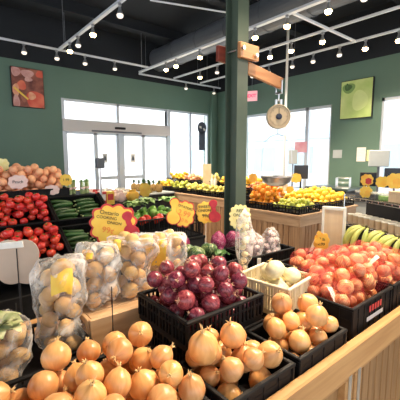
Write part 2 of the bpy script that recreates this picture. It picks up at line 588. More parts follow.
# hanging scale
DZ = PY(279, 117, hy).z
t = thing('hanging_scale', 'round dial hanging scale with a steel pan below, hung from the wooden bracket', 'scale', (hx, hy, 0), R(-40))
m = MB()
X = Matrix.Translation((0, 0, DZ)) @ Matrix.Rotation(R(90), 4, 'X')
m.lathe([(.085, -.03), (.100, -.026), (.103, 0), (.103, .022), (.098, .030), (.092, .030), (.090, .022), (.02, .021)], 40, X)
m.build('dial_housing', mat('cream_enamel', (.46, .37, .24), .35), t, smooth=False)
MB().lathe([(.088, 0), (.088, .003)], 40, Matrix.Translation((0, -.0215, DZ)) @ Matrix.Rotation(R(90), 4, 'X')).build('dial_face', mat('dial_cream', (.56, .43, .26), .4), t)
m = MB()
for a in range(40):
    q = 2*math.pi*a/40
    r0 = .070 if a % 5 else .062
    X = Matrix.Translation((math.sin(q)*(r0+.082)/2, -.026, DZ+math.cos(q)*(r0+.082)/2)) @ Matrix.Rotation(q, 4, 'Y')
    m.box((-.0012, 0, -(.082-r0)/2), (.0012, .001, (.082-r0)/2), X)
m.build('dial_markings', 'ink', t)
MB().lathe([(.026, 0), (.026, .008), (.012, .014)], 24, Matrix.Translation((0, -.026, DZ)) @ Matrix.Rotation(R(90), 4, 'X')).build('hub', mat('navy_hub', (.02, .025, .05), .4), t)
MB().box((-.002, -.030, DZ), (.002, -.028, DZ+.075)).build('pointer', 'ink', t)
m = MB(); m.bbox((-.03, -.015, DZ+.10), (-.012, .015, DZ+.145), .003); m.bbox((.012, -.015, DZ+.10), (.03, .015, DZ+.145), .003)
m.tube([(-.03, 0, DZ+.135), (.03, 0, DZ+.135)], .006, 8)
m.tube([(0, 0, DZ+.135), (.0, 0, hz-.085)], .006, 8)
m.build('top_hook', 'steel', t)
PZN = DZ-.535
m = MB()
m.tube([(0, 0, DZ-.10), (0, 0, DZ-.15)], .005, 6)
m.tube([(-.138, 0, PZN+.03), (-.12, 0, DZ-.22), (-.06, 0, DZ-.165), (0, 0, DZ-.145), (.06, 0, DZ-.165), (.12, 0, DZ-.22), (.138, 0, PZN+.03)], .003, 6)
m.build('pan_bow', 'steel', t)
prof = [(.02, -.060), (.07, -.052), (.115, -.022), (.136, .022), (.142, .03), (.136, .03), (.112, -.016), (.07, -.044), (.02, -.051)]
MB().lathe(prof, 36, Matrix.Translation((0, 0, PZN))).build('pan', 'steel', t, smooth=True)

# power pole by the till
c = PZ(284, 160, 1.55)
p = PX(286, 100, 5.4)
tag(MB().tube([(5.4, p.y, 0), (5.4, p.y, ZC)], .024, 10).build('service_pole', mat('white_pole', (.6, .62, .63), .4)), 'slim pale service pole running floor to ceiling behind the hanging scale', 'pole')

# ------------------------------------------------------------------ ceiling services
ZR = 3.5
XA = PZ(60, 50, ZR).x; XB = PZ(147, 70, ZR).x; XC = PZ(260, 52, ZR).x; XD = PZ(267, 66, ZR).x
YW = PZ(60, 51, ZR).y; YW2 = PZ(214, 84, ZR).y
DUCTX = PZ(230, 31, 3.92).x


def track(name, a, b, w, label, axis):
    m = MB()
    if axis == 'y':
        m.bbox((a[0]-w/2, a[1], ZR), (a[0]+w/2, b[1], ZR+.035), .004)
        rods = [(a[0], a[1]+(b[1]-a[1])*q) for q in (.03, .35, .68, .97)]
    else:
        m.bbox((a[0], a[1]-w/2, ZR), (b[0], a[1]+w/2, ZR+.035), .004)
        rods = [(a[0]+(b[0]-a[0])*q, a[1]) for q in (.03, .35, .68, .97)]
    t = thing(name, label, 'track', (0, 0, 0))
    m.build('rail', 'track', t)
    for (x, y) in rods:
        if abs(x-DUCTX) < .34: continue
        MB().tube([(x, y, ZR+.03), (x, y, ZC)], .004, 6).build('hanging_rod', 'cable', t)


track('lighting_track', (XA, -1.5), (XA, YW-.05), .055, 'white lighting track running overhead above the tomatoes towards the entrance wall', 'y')
track('lighting_track', (XB, -2.0), (XB, 6.9), .07, 'wide white lighting track hanging just below the round air duct', 'y')
track('lighting_track', (XC, -2.0), (XC, 6.9), .035, 'thin lighting track between the duct track and the one nearest the apple picture', 'y')
track('lighting_track', (XD, -2.0), (XD, 6.9), .035, 'thin lighting track nearest the wall with the apple picture', 'y')
track('lighting_track', (-1.5, YW), (XB-.05, YW), .03, 'thin lighting track along the entrance wall above the tomato picture', 'x')
track('lighting_track', (XB+.06, 7.05), (XD+.85, 7.05), .03, 'short thin lighting track near the corner of the entrance wall', 'x')
pc = PZ(295, 15, ZR)
tag(MB().bbox((XB+.04, pc.y-.02, ZR-.002), (XD-.02, pc.y+.02, ZR+.03), .004).build('track_joiner', 'track'), 'white cross rail joining the tracks above the middle of the shop', 'rail')


def make_lamp(lit):
    t = empty('track_lamp')
    m = MB()
    m.bbox((-.02, -.02, -.03), (.02, .02, 0), .003)
    m.tube([(0, 0, -.03), (0, 0, -.075)], .006, 6)
    m.build('mount', 'lampbody', t)
    m = MB()
    m.lathe([(.016, -.03), (.020, -.07), (.040, -.115), (.043, -.118), (.037, -.118), (.016, -.075)][::-1], 16)
    X = Matrix.Translation((0, 0, -.045))
    m2 = MB(); m2.lathe([(.040, -.085), (.041, -.078), (.030, -.050), (.018, -.022), (.016, .0), (.012, .004)], 16, X)
    m2.build('shade', 'lampbody', t, smooth=True)
    b = MB(); b.lathe([(.004, -.125), (.030, -.122), (.042, -.102), (.042, -.088), (.034, -.080)], 14, X)
    b.build('bulb', 'bulb' if lit else 'bulbd', t, smooth=True)
    return t


def glow(t, power, aim, size=70):
    ld = bpy.data.lights.new('lamp_light', 'SPOT')
    ld.energy = power; ld.color = LAMP_COL; ld.spot_size = R(size); ld.spot_blend = .6; ld.shadow_soft_size = .05
    lo = bpy.data.objects.new('lamp_light', ld)
    COL.objects.link(lo)
    lo.parent = t
    lo.location = (0, 0, -.18)
    lo.rotation_euler = Vector(aim).to_track_quat('-Z', 'Y').to_euler()
    return lo


LK = Kind([make_lamp(True)]); DK = Kind([make_lamp(False)])
lamps = [  # pixel of the bulb, lit or dim, which rail, where it hangs
    (70, 51, 1, 'A'), (93, 34, 1, 'A'), (78, 41, 0, 'A'), (120, 15, 0, 'A'),
    (24, 50, 0, 'W'), (57, 60, 0, 'W'), (85, 61, 0, 'W'), (115, 72, 0, 'W'),
    (166, 72, 1, 'B'), (176, 64, 1, 'B'), (200, 61, 1, 'B'), (255, 42, 1, 'B'), (287, 26, 1, 'B'), (328, 19, 1, 'B'), (364, 4, 0, 'B'),
    (200, 80, 1, 'C'), (217, 76, 0, 'C'), (270, 62, 1, 'C'), (291, 57, 1, 'C'), (322, 49, 1, 'C'), (365, 52, 1, 'D'), (398, 50, 1, 'D'),
    (252, 88, 0, 'D'), (292, 74, 0, 'D'), (339, 62, 0, 'D'), (313, 62, 0, 'D'), (186, 83, 0, 'E'), (214, 89, 0, 'E'), (269, 63, 0, 'E'),
]
railname = dict(A='on the white track above the tomatoes', B='on the wide track below the air duct', C='on the thin track beyond the duct',
                D='on the track nearest the apple picture', W='on the thin track above the tomato picture', E='on the short track near the corner')
seen = {}
for (px, py, lit, rail) in lamps:
    zb = 3.37
    p = PZ(px, py, zb)
    if rail == 'E' and px > 250:
        rail = 'D'
    if rail in 'ABCD':
        xx = dict(A=XA, B=XB, C=XC, D=XD)[rail]
        q = PX(px, py, xx)
        loc = (xx, q.y, ZR)
    else:
        yy = YW if rail == 'W' else 7.05
        q = PY(px, py, yy); loc = (q.x, yy, ZR)
    key = (rail, lit); seen[key] = seen.get(key, 0)+1
    lab = '%s %s' % ('glowing warm spotlight' if lit else 'dim grey spotlight', railname[rail])
    o = (LK if lit else DK).put(loc, (0, 0, rnd.uniform(0, 3)), 1, lab, 'spotlight', 'spotlights '+railname[rail])
    if lit:
        glow(o, 130 if rail == 'A' else 80, {'A': (.0, -.6, -1), 'B': (-.25, -.35, -1), 'C': (-.25, -.25, -1), 'D': (-.3, -.2, -1)}[rail], 95)
# the lamps over the near table, on the same rails or their run behind the viewer
for i, (x, y, ax, ay, pw, rail) in enumerate([
        (XA, 1.0, -1.45, -.25, 1.25, 'A'), (XA, .1, -1.3, .55, 1.3, 'A'), (XA, .5, -.5, .4, 1.1, 'A'), (XA, 2.0, -.9, 1.1, .8, 'A'),
        (XA, 1.5, -.3, -.4, 1.2, 'A'), (XB, .2, -2.2, .7, 1.1, 'B'), (XB, 1.6, -1.4, .2, .9, 'B')]):
    o = LK.put((x, y, ZR), (0, 0, 0), 1, 'warm spotlight %s, over the front onion table' % railname[rail], 'spotlight', 'spotlights over the front table')
    glow(o, LAMP_W*pw, (ax, ay, -2.4), 75)

# duct, conduits, joists
dc = PZ(230, 31, 3.92)
m = MB()
pts = [(dc.x, -4, 3.92), (dc.x, 7.1, 3.92)]
m.tube(pts, .25, 28)
for i in range(14):
    m.tube([(dc.x, -3.6+i*.82, 3.92), (dc.x, -3.57+i*.82, 3.92)], .262, 28)
t = tag(m.build('air_duct', 'tin', smooth=False), 'large round grey metal air duct running under the dark ceiling', 'duct')
m = MB()
for i in range(4):
    m = MB(); y = .4+i*2.0
    m.box((-6, y, ZC-.2), (WX-.01, y+.08, ZC)); m.box((-6, y-.05, ZC-.22), (WX-.01, y+.13, ZC-.2))
    tag(m.build('ceiling_joist', 'dark'), 'dark painted steel joist across the ceiling', 'joist', 'ceiling joists')
a = PZ(150, 0, 3.75); b = PZ(236, 14, 3.75)
tag(MB().tube([a, b], .012, 6).build('conduit', 'track'), 'thin pale conduit pipe under the ceiling beside the air duct', 'pipe')

# ------------------------------------------------------------------ pictures, exit sign, notices
c1 = PY(10, 65.5, WY-.05); c2 = PY(45, 109, WY-.05)
t = thing('framed_picture', 'framed canvas print of red tomatoes and peppers on the green entrance wall', 'picture', (c1.x, WY, 0))
w = c2.x-c1.x; z1, z0 = c1.z, c2.z
MB().bbox((0, -.055, z0), (w, -.001, z1), .005).build('canvas_frame', 'blackm', t)


def blob(x, z, rx, rz, y0, y1, m, name='painted_shape', n=24, ph=0):
    pol = []
    for k in range(n):
        a = 2*math.pi*k/n
        q = 1+.08*math.sin(3*a+ph)
        X_ = min(max(x+rx*q*math.cos(a), .012), w-.012); Z_ = min(max(z+rz*q*math.sin(a), z0+.012), z1-.012)
        pol.append((X_, Z_))
    mb = MB(); mb.prism(pol, y0, y1)
    return mb.build(name, m, t)


pm = nmat('print_background', (.10, .015, .015), (.40, .13, .08), 5, .5)
MB().box((.008, -.058, z0+.008), (w-.008, -.056, z1-.008)).build('print', pm, t)
hh = z1-z0
pink = nmat('print_pink', (.50, .22, .20), (.70, .42, .38), 8, .5)
pred = nmat('print_red', (.62, .07, .04), (.74, .18, .10), 5, .5)
por = nmat('print_orange', (.70, .26, .14), (.80, .45, .28), 9, .5)
for i, (x, z, rx, rz, mm) in enumerate([(.50, .86, .20, .10, pink), (.15, .88, .14, .12, pink), (.52, .72, .12, .06, pink), (.88, .88, .12, .09, pred),
                                        (.30, .55, .14, .12, pred), (.12, .42, .10, .16, por), (.36, .25, .10, .12, pm), (.72, .20, .30, .24, pred),
                                        (.60, .30, .12, .10, por), (.12, .12, .10, .18, pink)]):
    blob(x*w, z0+z*hh, rx*w, rz*hh, -.0600-i*.0004, -.058, mm, ph=i)
mb = MB(); mb.prism([(.05*w, z0+.46*hh), (.08*w, z0+.50*hh), (.50*w, z0+.22*hh), (.46*w, z0+.19*hh)], -.066, -.058); mb.build('painted_stalk', 'yellow', t)

c1 = PX(341.5, 81, WX-.05); c2 = PX(371.5, 118, WX-.05)
y0_, y1_ = c2.y, c1.y
z1, z0 = c1.z-.02, c2.z+.02
t = thing('framed_picture', 'framed close-up print of a pale green apple on the green wall', 'picture', (WX, y1_, 0), R(-90))
w = y1_-y0_; hh = z1-z0
MB().bbox((0, -.055, z0), (w, -.001, z1), .005).build('canvas_frame', 'blackm', t)
am = nmat('apple_print', (.36, .52, .14), (.62, .70, .30), 2.2, .5)
MB().box((.012, -.058, z0+.012), (w-.012, -.056, z1-.012)).build('print', am, t)
for i, (x, z, rx, rz, cc) in enumerate([(.26, .80, .20, .13, (.16, .28, .08)), (.24, .82, .12, .08, (.05, .11, .03)), (.62, .45, .24, .26, (.56, .66, .27))]):
    blob(x*w, z0+z*hh, rx*w, rz*hh, -.0600-i*.0004, -.058, nmat('apple_tone_%d' % i, cc, tuple(q*1.1 for q in cc), 6, .5), ph=i)
mb = MB(); mb.prism([(.19*w, z0+.80*hh), (.24*w, z0+.80*hh), (.23*w, z0+.92*hh), (.19*w, z0+.93*hh)], -.064, -.058); mb.build('painted_stalk', 'darkleaf', t)

c = PX(252, 96, 6.4)
t = thing('exit_sign', 'small lit red exit sign hanging beside the column top', 'sign', (6.4, c.y, c.z), R(-60))
MB().bbox((-.13, -.02, -.12), (.13, .02, .12), .006).build('housing', 'exitw', t)


def text(s, size, m, parent, loc, rot=(R(90), 0, 0), name='lettering', bold=.0, sx=1):
    cu = bpy.data.curves.new(name, 'FONT')
    cu.body = s; cu.size = size; cu.align_x = 'CENTER'; cu.align_y = 'CENTER'; cu.extrude = .0004; cu.offset = bold
    tmp = bpy.data.objects.new(name, cu)
    COL.objects.link(tmp)
    me = bpy.data.meshes.new_from_object(tmp.evaluated_get(bpy.context.evaluated_depsgraph_get()))
    bpy.data.objects.remove(tmp)
    me.materials.clear(); me.materials.append(MT[m] if isinstance(m, str) else m)
    o = bpy.data.objects.new(name, me)
    COL.objects.link(o)
    o.parent = parent; o.location = loc; o.rotation_euler = rot; o.scale = (sx, 1, 1)
    return o


text('EXIT', .105, 'pinkred', t, (0, -.0215, 0), bold=.004)
MB().tube([(0, 0, .115), (0, 0, ZC-c.z)], .006, 6).build('hanging_rod', 'cable', t)
for i, (xa, ya, xb, yb, mm, lab) in enumerate([(333, 150, 341.5, 158, 'greyplastic', 'small grey plaque on the green wall beside the window edge'),
                                               (357, 147.5, 365, 161.5, 'paper', 'white printed sheet taped to the green wall'),
                                               (367, 150, 372, 161, 'pale', 'narrow cream sheet taped to the green wall behind the grey box')]):
    a = PX(xa, ya, WX-.01); b = PX(xb, yb, WX-.01)
    t = thing('wall_notice', lab, 'notice', (WX-.001, a.y, 0), R(-90))
    MB().box((0, -.006, b.z), (a.y-b.y, 0, a.z)).build('sheet', mm, t)
    if i:
        m = MB()
        for q in range(4):
            zz = a.z-(a.z-b.z)*(.15+.2*q); m.box(((a.y-b.y)*.15, -.008, zz-.008), ((a.y-b.y)*.8, -.006, zz))
        m.build('printed_lines', 'frame', t)

# ================================================================== furniture
DECK = .80
YF = .60        # front of the near table


def slats(mb, a, b, n, gap=.011, axis='x'):
    """vertical boards between corner a and b (a box), n boards along x or y"""
    for i in range(n):
        if axis == 'x':
            w = (b[0]-a[0])/n
            mb.bbox((a[0]+i*w+gap/2, a[1], a[2]), (a[0]+(i+1)*w-gap/2, b[1], b[2]), .003)
        else:
            w = (b[1]-a[1])/n
            mb.bbox((a[0], a[1]+i*w+gap/2, a[2]), (b[0], a[1]+(i+1)*w-gap/2, b[2]), .003)
    return mb


# near table: continuous top with a front lip, carried by two cabinets
t = thing('display_table', 'long oak produce table with a raised front lip, nearest the viewer', 'table', (0, 0, 0))
MB().bbox((-1.0, YF+.02, DECK-.03), (2.25, 1.76, DECK), .004).build('table_top', 'oak', t)
MB().bbox((-1.0, YF-.022, DECK-.075), (2.25, YF+.018, DECK+.048), .006).build('front_lip', 'oak', t)
for x0, x1 in ((-1.0, .18), (.19, 1.405), (1.42, 2.24)):
    fr = MB()
    fr.bbox((x0, YF+.03, .64), (x1, YF+.07, DECK-.03), .003)
    fr.bbox((x0, YF+.03, 0), (x0+.07, YF+.07, .64), .003); fr.bbox((x1-.07, YF+.03, 0), (x1, YF+.07, .64), .003)
    fr.bbox((x0+.07, YF+.03, .05), (x1-.07, YF+.07, .13), .003)
    fr.build('cabinet_frame', 'oak', t)
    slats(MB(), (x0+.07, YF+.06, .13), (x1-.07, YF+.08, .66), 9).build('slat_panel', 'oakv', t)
    for xx, sg in ((x0+.035, 1), (x1-.035, -1)):
        b = MB()
        b.bbox((xx-.012, YF+.026, .45), (xx+.012, YF+.030, .70), .001)
        b.bbox((min(xx, xx+sg*.16), YF+.024, .676), (max(xx, xx+sg*.16), YF+.028, .70), .001)
        b.build('metal_bracket', 'steel', t)
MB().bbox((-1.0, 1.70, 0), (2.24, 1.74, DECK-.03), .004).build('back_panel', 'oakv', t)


# ------------------------------------------------------------------ crates
def crate_mesh(w, d, h, pitch=.03, solid=False, slots=True, th=.008, rim=.014):
    """open plastic crate, origin at the middle of its base"""
    m = MB()
    x, y = w/2, d/2
    m.box((-x+th, -y+th, 0), (x-th, y-th, .006))
    lo = .022
    for (a, b) in (((-x, -y, 0), (x, -y+th, lo)), ((-x, y-th, 0), (x, y, lo)), ((-x, -y+th, 0), (-x+th, y-th, lo)), ((x-th, -y+th, 0), (x, y-th, lo))):
        m.box(a, b)
    r = rim
    m.bbox((-x-.006, -y-.006, h-r), (x+.006, -y+th+.003, h), .003); m.bbox((-x-.006, y-th-.003, h-r), (x+.006, y+.006, h), .003)
    m.bbox((-x-.006, -y-.0, h-r), (-x+th+.003, y, h), .003); m.bbox((x-th-.003, -y, h-r), (x+.006, y, h), .003)
    z1 = h-r
    if solid:
        for (a, b) in (((-x+.002, -y+.002, lo), (x-.002, -y+th-.002, z1)), ((-x+.002, y-th+.002, lo), (x-.002, y-.002, z1)),
                       ((-x+.002, -y+th, lo), (-x+th-.002, y-th, z1)), ((x-th+.002, -y+th, lo), (x-.002, y-th, z1))):
            m.box(a, b)
    n = max(3, round(w/pitch))
    for i in range(n+1):
        c = -x+th/2+(w-th)*i/n
        q = .0035 if i % 4 else .008
        m.box((c-q, -y-.001, lo), (c+q, -y+th, z1)); m.box((c-q, y-th, lo), (c+q, y+.001, z1))
    n = max(3, round(d/pitch))
    for i in range(n+1):
        c = -y+th/2+(d-th)*i/n
        q = .0035 if i % 4 else .008
        m.box((-x-.001, c-q, lo), (-x+th, c+q, z1)); m.box((x-th, c-q, lo), (x+.001, c+q, z1))
    if slots and h > .09:
        zz = lo+(z1-lo)*.55
        m.box((-x, -y+.001, zz), (x, -y+th-.001, zz+.008)); m.box((-x, y-th+.001, zz), (x, y-.001, zz+.008))
        m.box((-x+.001, -y, zz), (-x+th-.001, y, zz+.008)); m.box((x-th+.001, -y, zz), (x-.001, y, zz+.008))
    return m


def crate(w, d, h, loc, label, m='black', rz=0, rx=0, group=None, cat='crate', name='plastic_crate', **k):
    o = crate_mesh(w, d, h, **k).build(name, m)
    o.location = loc; o.rotation_euler = (rx, 0, rz)
    return tag(o, label, cat, group)


# ------------------------------------------------------------------ produce kinds (radius 1 unless noted)
def onion_proto(name, m, mneck, seed, tall=1.0, parts=True, necklen=.32):
    g = random.Random(seed)
    prof = []
    for i in range(13):
        a = -math.pi/2+math.pi*i/12
        r = math.cos(a); z = math.sin(a)*tall*.96
        if i > 9: r = max(r, 0)*1.0; z += (i-9)*.035
        prof.append((max(r, .07), z))
    prof[-1] = (.10, prof[-1][1]+.02)
    o = MB().lathe(prof, 20, wob=.05, seed=seed).build(name, m, smooth=True)
    if parts:
        z = prof[-1][1]
        mb = MB()
        for k in range(5):
            a = k*1.26+g.random(); L = necklen*g.uniform(.5, 1.1); q = g.uniform(.1, .4)
            mb.tube([(math.cos(a)*.05, math.sin(a)*.05, z-.12), (math.cos(a)*.10, math.sin(a)*.10, z+L*.5), (math.cos(a)*q, math.sin(a)*q, z+L)], [.11, .06, .015], 5)
        mb.build('dry_neck', mneck, o, smooth=True)
        mb = MB()
        for k in range(7):
            a = k*.9; mb.tube([(math.cos(a)*.05, math.sin(a)*.05, -.93*tall), (math.cos(a)*.16, math.sin(a)*.16, -1.0*tall)], [.03, .012], 4)
        mb.build('root_tuft', 'root', o)
    return o


def lump_proto(name, m, seed, sx=1, sy=1, sz=1, amp=.12, sub=3, f=1.2):
    bm = bmesh.new()
    bmesh.ops.create_icosphere(bm, subdivisions=sub, radius=1)
    vs = []
    for v in bm.verts:
        q = 1+amp*noise.noise(v.co*f+Vector((seed*9.1, 3, 1)))
        vs.append((v.co.x*sx*q, v.co.y*sy*q, v.co.z*sz*q))
    mb = MB().add(vs, [[v.index for v in f_.verts] for f_ in bm.faces])
    bm.free()
    return mb.build(name, m, smooth=True)


ONION = Kind([onion_proto('brown_onion', 'onion', 'neck', i, (1.0, .94, 1.06, .98)[i], True, (.3, .22, .42, .26)[i]) for i in range(4)])
REDON = Kind([onion_proto('red_onion', 'redonion', 'redneck', i+10, (1.0, .92, 1.0)[i], True, .26) for i in range(3)])
WHTON = Kind([onion_proto('white_onion', 'whiteonion', 'neck', i+20, .9, True, .16) for i in range(2)])
NETON = Kind([onion_proto('netted_onion', 'shallot', 'neck', i+30, (1.0, .93)[i], True, .2) for i in range(2)])
POTATO = Kind([lump_proto('potato', 'potato', i, 1.0, .92, (.88, .95, .84)[i], .14) for i in range(3)])


def tomato_proto(seed):
    prof = [(.12, -.86), (.5, -.84), (.82, -.58), (1.0, -.12), (.98, .25), (.8, .62), (.5, .78), (.22, .72), (.05, .66)]
    o = MB().lathe(prof, 20, rib=.025, ribn=5, wob=.04, seed=seed).build('tomato', 'tomato', smooth=True)
    mb = MB()
    for k in range(5):
        a = k*1.257
        mb.tube([(0, 0, .70), (math.cos(a)*.28, math.sin(a)*.28, .82), (math.cos(a)*.5, math.sin(a)*.5, .84)], [.06, .05, .01], 5)
    mb.tube([(0, 0, .68), (.05, 0, .95)], .05, 5)
    mb.build('calyx', 'calyx', o)
    return o


TOMATO = Kind([tomato_proto(i) for i in range(2)])
PEACH = Kind([lump_proto('peach', 'peach', 5+i, 1, 1, .95, .05, 3) for i in range(2)])
ORANGE = Kind([lump_proto('orange_fruit', 'orangef', 8, 1, 1, .97, .03, 3)])
YELLOW = Kind([lump_proto('yellow_mango', 'yellowf', 9, 1, .92, .9, .05, 3)])


def pear_proto(name, m, seed):
    prof = [(.1, -.92), (.55, -.85), (.92, -.5), (1.0, -.1), (.85, .3), (.55, .7), (.38, 1.0), (.12, 1.12)]
    o = MB().lathe(prof, 16, wob=.05, seed=seed).build(name, m, smooth=True)
    MB().tube([(0, 0, 1.1), (.05, 0, 1.35)], .05, 5).build('stalk', 'root', o)
    return o


PEAR = Kind([pear_proto('green_pear', 'pear', 1)])
LIME = Kind([pear_proto('green_mango', 'limeg', 2)])


def cuke_proto(seed):
    g = random.Random(seed); b = g.uniform(-.012, .012)
    pts = [(-.10, 0, 0), (-.085, b*.2, 0), (-.05, b*.8, 0), (0, b, 0), (.05, b*.8, 0), (.085, b*.2, 0), (.098, 0, 0)]
    o = MB().tube(pts, [.007, .016, .019, .020, .020, .017, .009], 12).build('zucchini', 'cuke', smooth=True)
    MB().tube([(-.115, 0, 0), (-.098, 0, 0)], [.008, .007], 8).build('stalk_stub', 'cukeend', o)
    return o


CUKE = Kind([cuke_proto(i) for i in range(3)])


def put_heap(kind, pts, base_label, cat, group, top_label=None, tilt=1.4, special=None, sq=1.0, bare=False, align=None):
    if not pts: return
    top = max(range(len(pts)), key=lambda i: pts[i][2]+pts[i][3])
    for i, (x, y, z, r) in enumerate(pts):
        lab = base_label
        if i == top and top_label: lab = top_label
        kind.put((x, y, z), align or rot_any(tilt), r*.985*sq, lab, cat, group, bare=bare)


# ------------------------------------------------------------------ front row: brown onions
HC = [(-.66, -.24), (-.235, .165), (.17, .575)]
names = ['third from the red onions', 'middle of the three', 'beside the red onion crate']
for i, (a, b) in enumerate(HC):
    if i == 0: continue
    crate(b-a-.02, .42, .13, ((a+b)/2, YF+.235, DECK), 'black plastic crate under the brown onion heap, %s' % ('at the frame edge' if i == 1 else 'beside the small onion trays'), name='onion_crate')
# the heap over the two crates
a, b = HC[1][0]+.02, HC[2][1]-.03
pts = heap(118, a, b+.03, YF+.03, YF+.42, DECK+.012, .034, .044, peak=.03, seed=3, cx=b-.1, cy=YF+.16, lim=1.065)
put_heap(ONION, pts, 'brown onion in the big heap of loose onions at the table front', 'onion', 'brown onions in the big front heap', 'brown onion on the very top of the big front heap', 1.3)
# tray 2 and tray 3
for (a, b, sd, lab, cnt) in ((.615, .935, 5, 'the small tray beside the big onion heap', 17), (.955, 1.295, 6, 'the small tray beside the netted onions', 18)):
    crate(b-a-.016, .25, .105, ((a+b)/2, YF+.145, DECK), 'small black plastic tray of brown onions, %s' % ('next to the big onion heap' if a < .7 else 'next to the netted onion crate'), name='onion_tray', pitch=.075, solid=True)
    pts = heap(cnt, a+.005, b-.005, YF+.03, YF+.275, DECK+.012, .034, .046, peak=.02, seed=sd)
    put_heap(ONION, pts, 'brown onion in %s' % lab, 'onion', 'brown onions in '+lab, 'topmost brown onion in %s' % lab, 1.0)
o = ONION.put((.645, YF+.165, DECK+.20), (.15, -.20, 0), (.049, .049, .055), 'large upright brown onion with frayed neck perched between heap and small tray', 'onion', None, 2)

# ------------------------------------------------------------------ red onions on two stacked crates
rx, ry, rz_ = .868, 1.05, R(0)
crate(.39, .34, .115, (rx+.012, ry, DECK), 'lower black crate holding up the red onion crate', name='stacked_crate', pitch=.022)
crate(.40, .34, .115, (rx, ry, DECK+.117), 'upper black crate heaped with red onions', name='red_onion_crate', pitch=.022)
pts = heap(54, rx-.195, rx+.195, ry-.165, ry+.165, DECK+.13, .032, .040, peak=.15, seed=12)
put_heap(REDON, pts, 'red onion in the heap on the upper black crate', 'red onion', 'red onions in the heaped crate', 'red onion at the peak of the red heap', 1.4)

# ------------------------------------------------------------------ white basket with white onions
wx, wy = 1.325, 1.015
crate(.26, .29, .15, (wx, wy, DECK+.07), 'white slotted plastic basket of white onions beside the red onions', 'cream', rz=R(8), name='white_basket', pitch=.016, cat='basket', th=.006)
crate(.27, .28, .065, (wx, wy, DECK), 'flat black tray under the white plastic basket', name='under_tray', rz=R(8))
pts = heap(7, wx-.11, wx+.11, wy-.12, wy+.12, DECK+.08, .042, .052, peak=.0, seed=2)
put_heap(WHTON, pts, 'white onion lying in the white plastic basket', 'white onion', 'white onions in the white basket', 'topmost white onion in the white basket', .6)

# ------------------------------------------------------------------ netted onions
for i, (a, b) in enumerate(((1.375, 1.79), (1.805, 2.22))):
    o = crate(b-a-.01, .42, .155, ((a+b)/2, YF+.25, DECK), 'deep black crate of netted onions, %s' % ('with a red and white print on its front' if i == 0 else 'at the frame edge'), name='netted_onion_crate', pitch=.06, solid=True)
    X0 = -.05
    m = MB()
    for k in range(5):
        m.box((X0+k*.028, -.2155, .095), (X0+.016+k*.028, -.2140, .125), Matrix.Shear('XZ', 4, (.0, 0)) if False else None)
    l1 = m.build('crate_print', 'redcard', o)
    MB().box((X0-.02, -.2150, .055), (X0+.15, -.2140, .075)).build('crate_label', 'frame', o)


# shell round a cluster of balls: film or net
def shell(spheres, base, puff=1.06, smooth_it=6, wr=.05, wf=9, top=None, sub=5, seed=0, flat=None, lobes=0):
    bm = bmesh.new()
    bmesh.ops.create_icosphere(bm, subdivisions=sub, radius=1)
    c = Vector(base)
    V = [v.co.normalized() for v in bm.verts]
    nb = [[e.other_vert(v).index for e in v.link_edges] for v in bm.verts]
    F = [[v.index for v in f.verts] for f in bm.faces]
    bm.free()
    rr = []
    for d in V:
        best = 0.0; sup = 0.0
        for (x, y, z, r) in spheres:
            p = Vector((x, y, z))-c
            b = p.dot(d); q = p.length_squared-b*b
            if q < r*r: best = max(best, b+math.sqrt(r*r-q))
            if b > 0 and q < (r*2.2)**2: sup = max(sup, (b+r)*.86)
        rr.append(max(best, sup, .02))
    lo = rr[:]
    for _ in range(smooth_it):
        rr = [(rr[i]+sum(rr[j] for j in nb[i]))/(1+len(nb[i])) for i in range(len(rr))]
        rr = [max(a, b) for a, b in zip(rr, lo)]
    out = []
    for d, r in zip(V, rr):
        n_ = noise.noise(d*wf*.5+Vector((seed*5.3, 0, 0)))+.5*noise.noise(d*wf*1.3+Vector((0, seed*3.1, 0)))
        q = r*puff*(1+wr*abs(n_))
        p = c+d*q
        if top:
            zt, k = top
            if p.z > zt-k:       # gather and flare the mouth of the bag
                s_ = (p.z-(zt-k))/k
                az = math.atan2(d.y, d.x)
                p.z += s_*k*.6*(1+.5*math.sin(az*5+seed)+.4*math.sin(az*9+seed*2))
                f_ = 1+.12*math.sin(az*7+seed)*s_
                p.x = c.x+(p.x-c.x)*f_; p.y = c.y+(p.y-c.y)*f_
        if top and p.z > top[0]:
            p.z = top[0]+min((p.z-top[0])*.6, top[1]*.9)
        if flat is not None and p.z < flat: p.z = flat
        out.append(p)
    return out, F


def shell_obj(name, sph, base, m, label, cat, group=None, parent=None, **k):
    vs, fs = shell(sph, base, **k)
    b = Vector(base)
    o = MB().add([v-b for v in vs], fs).build(name, m, parent, smooth=True)
    o.location = b
    if not parent: tag(o, label, cat, group)
    return o, vs


ZN = DECK+.02
pts = heap(165, 1.39, 2.205, YF+.055, YF+.445, ZN, .031, .038, peak=.28, seed=21, cy=YF+.22, cx=1.86, lim=1.15)
for i, p_ in enumerate(pts):
    NETON.put(p_[:3], rot_any(1.5), p_[3]*.98, 'reddish netted onion in the deep black crates at the table front', 'onion', 'netted onions in the deep crates')
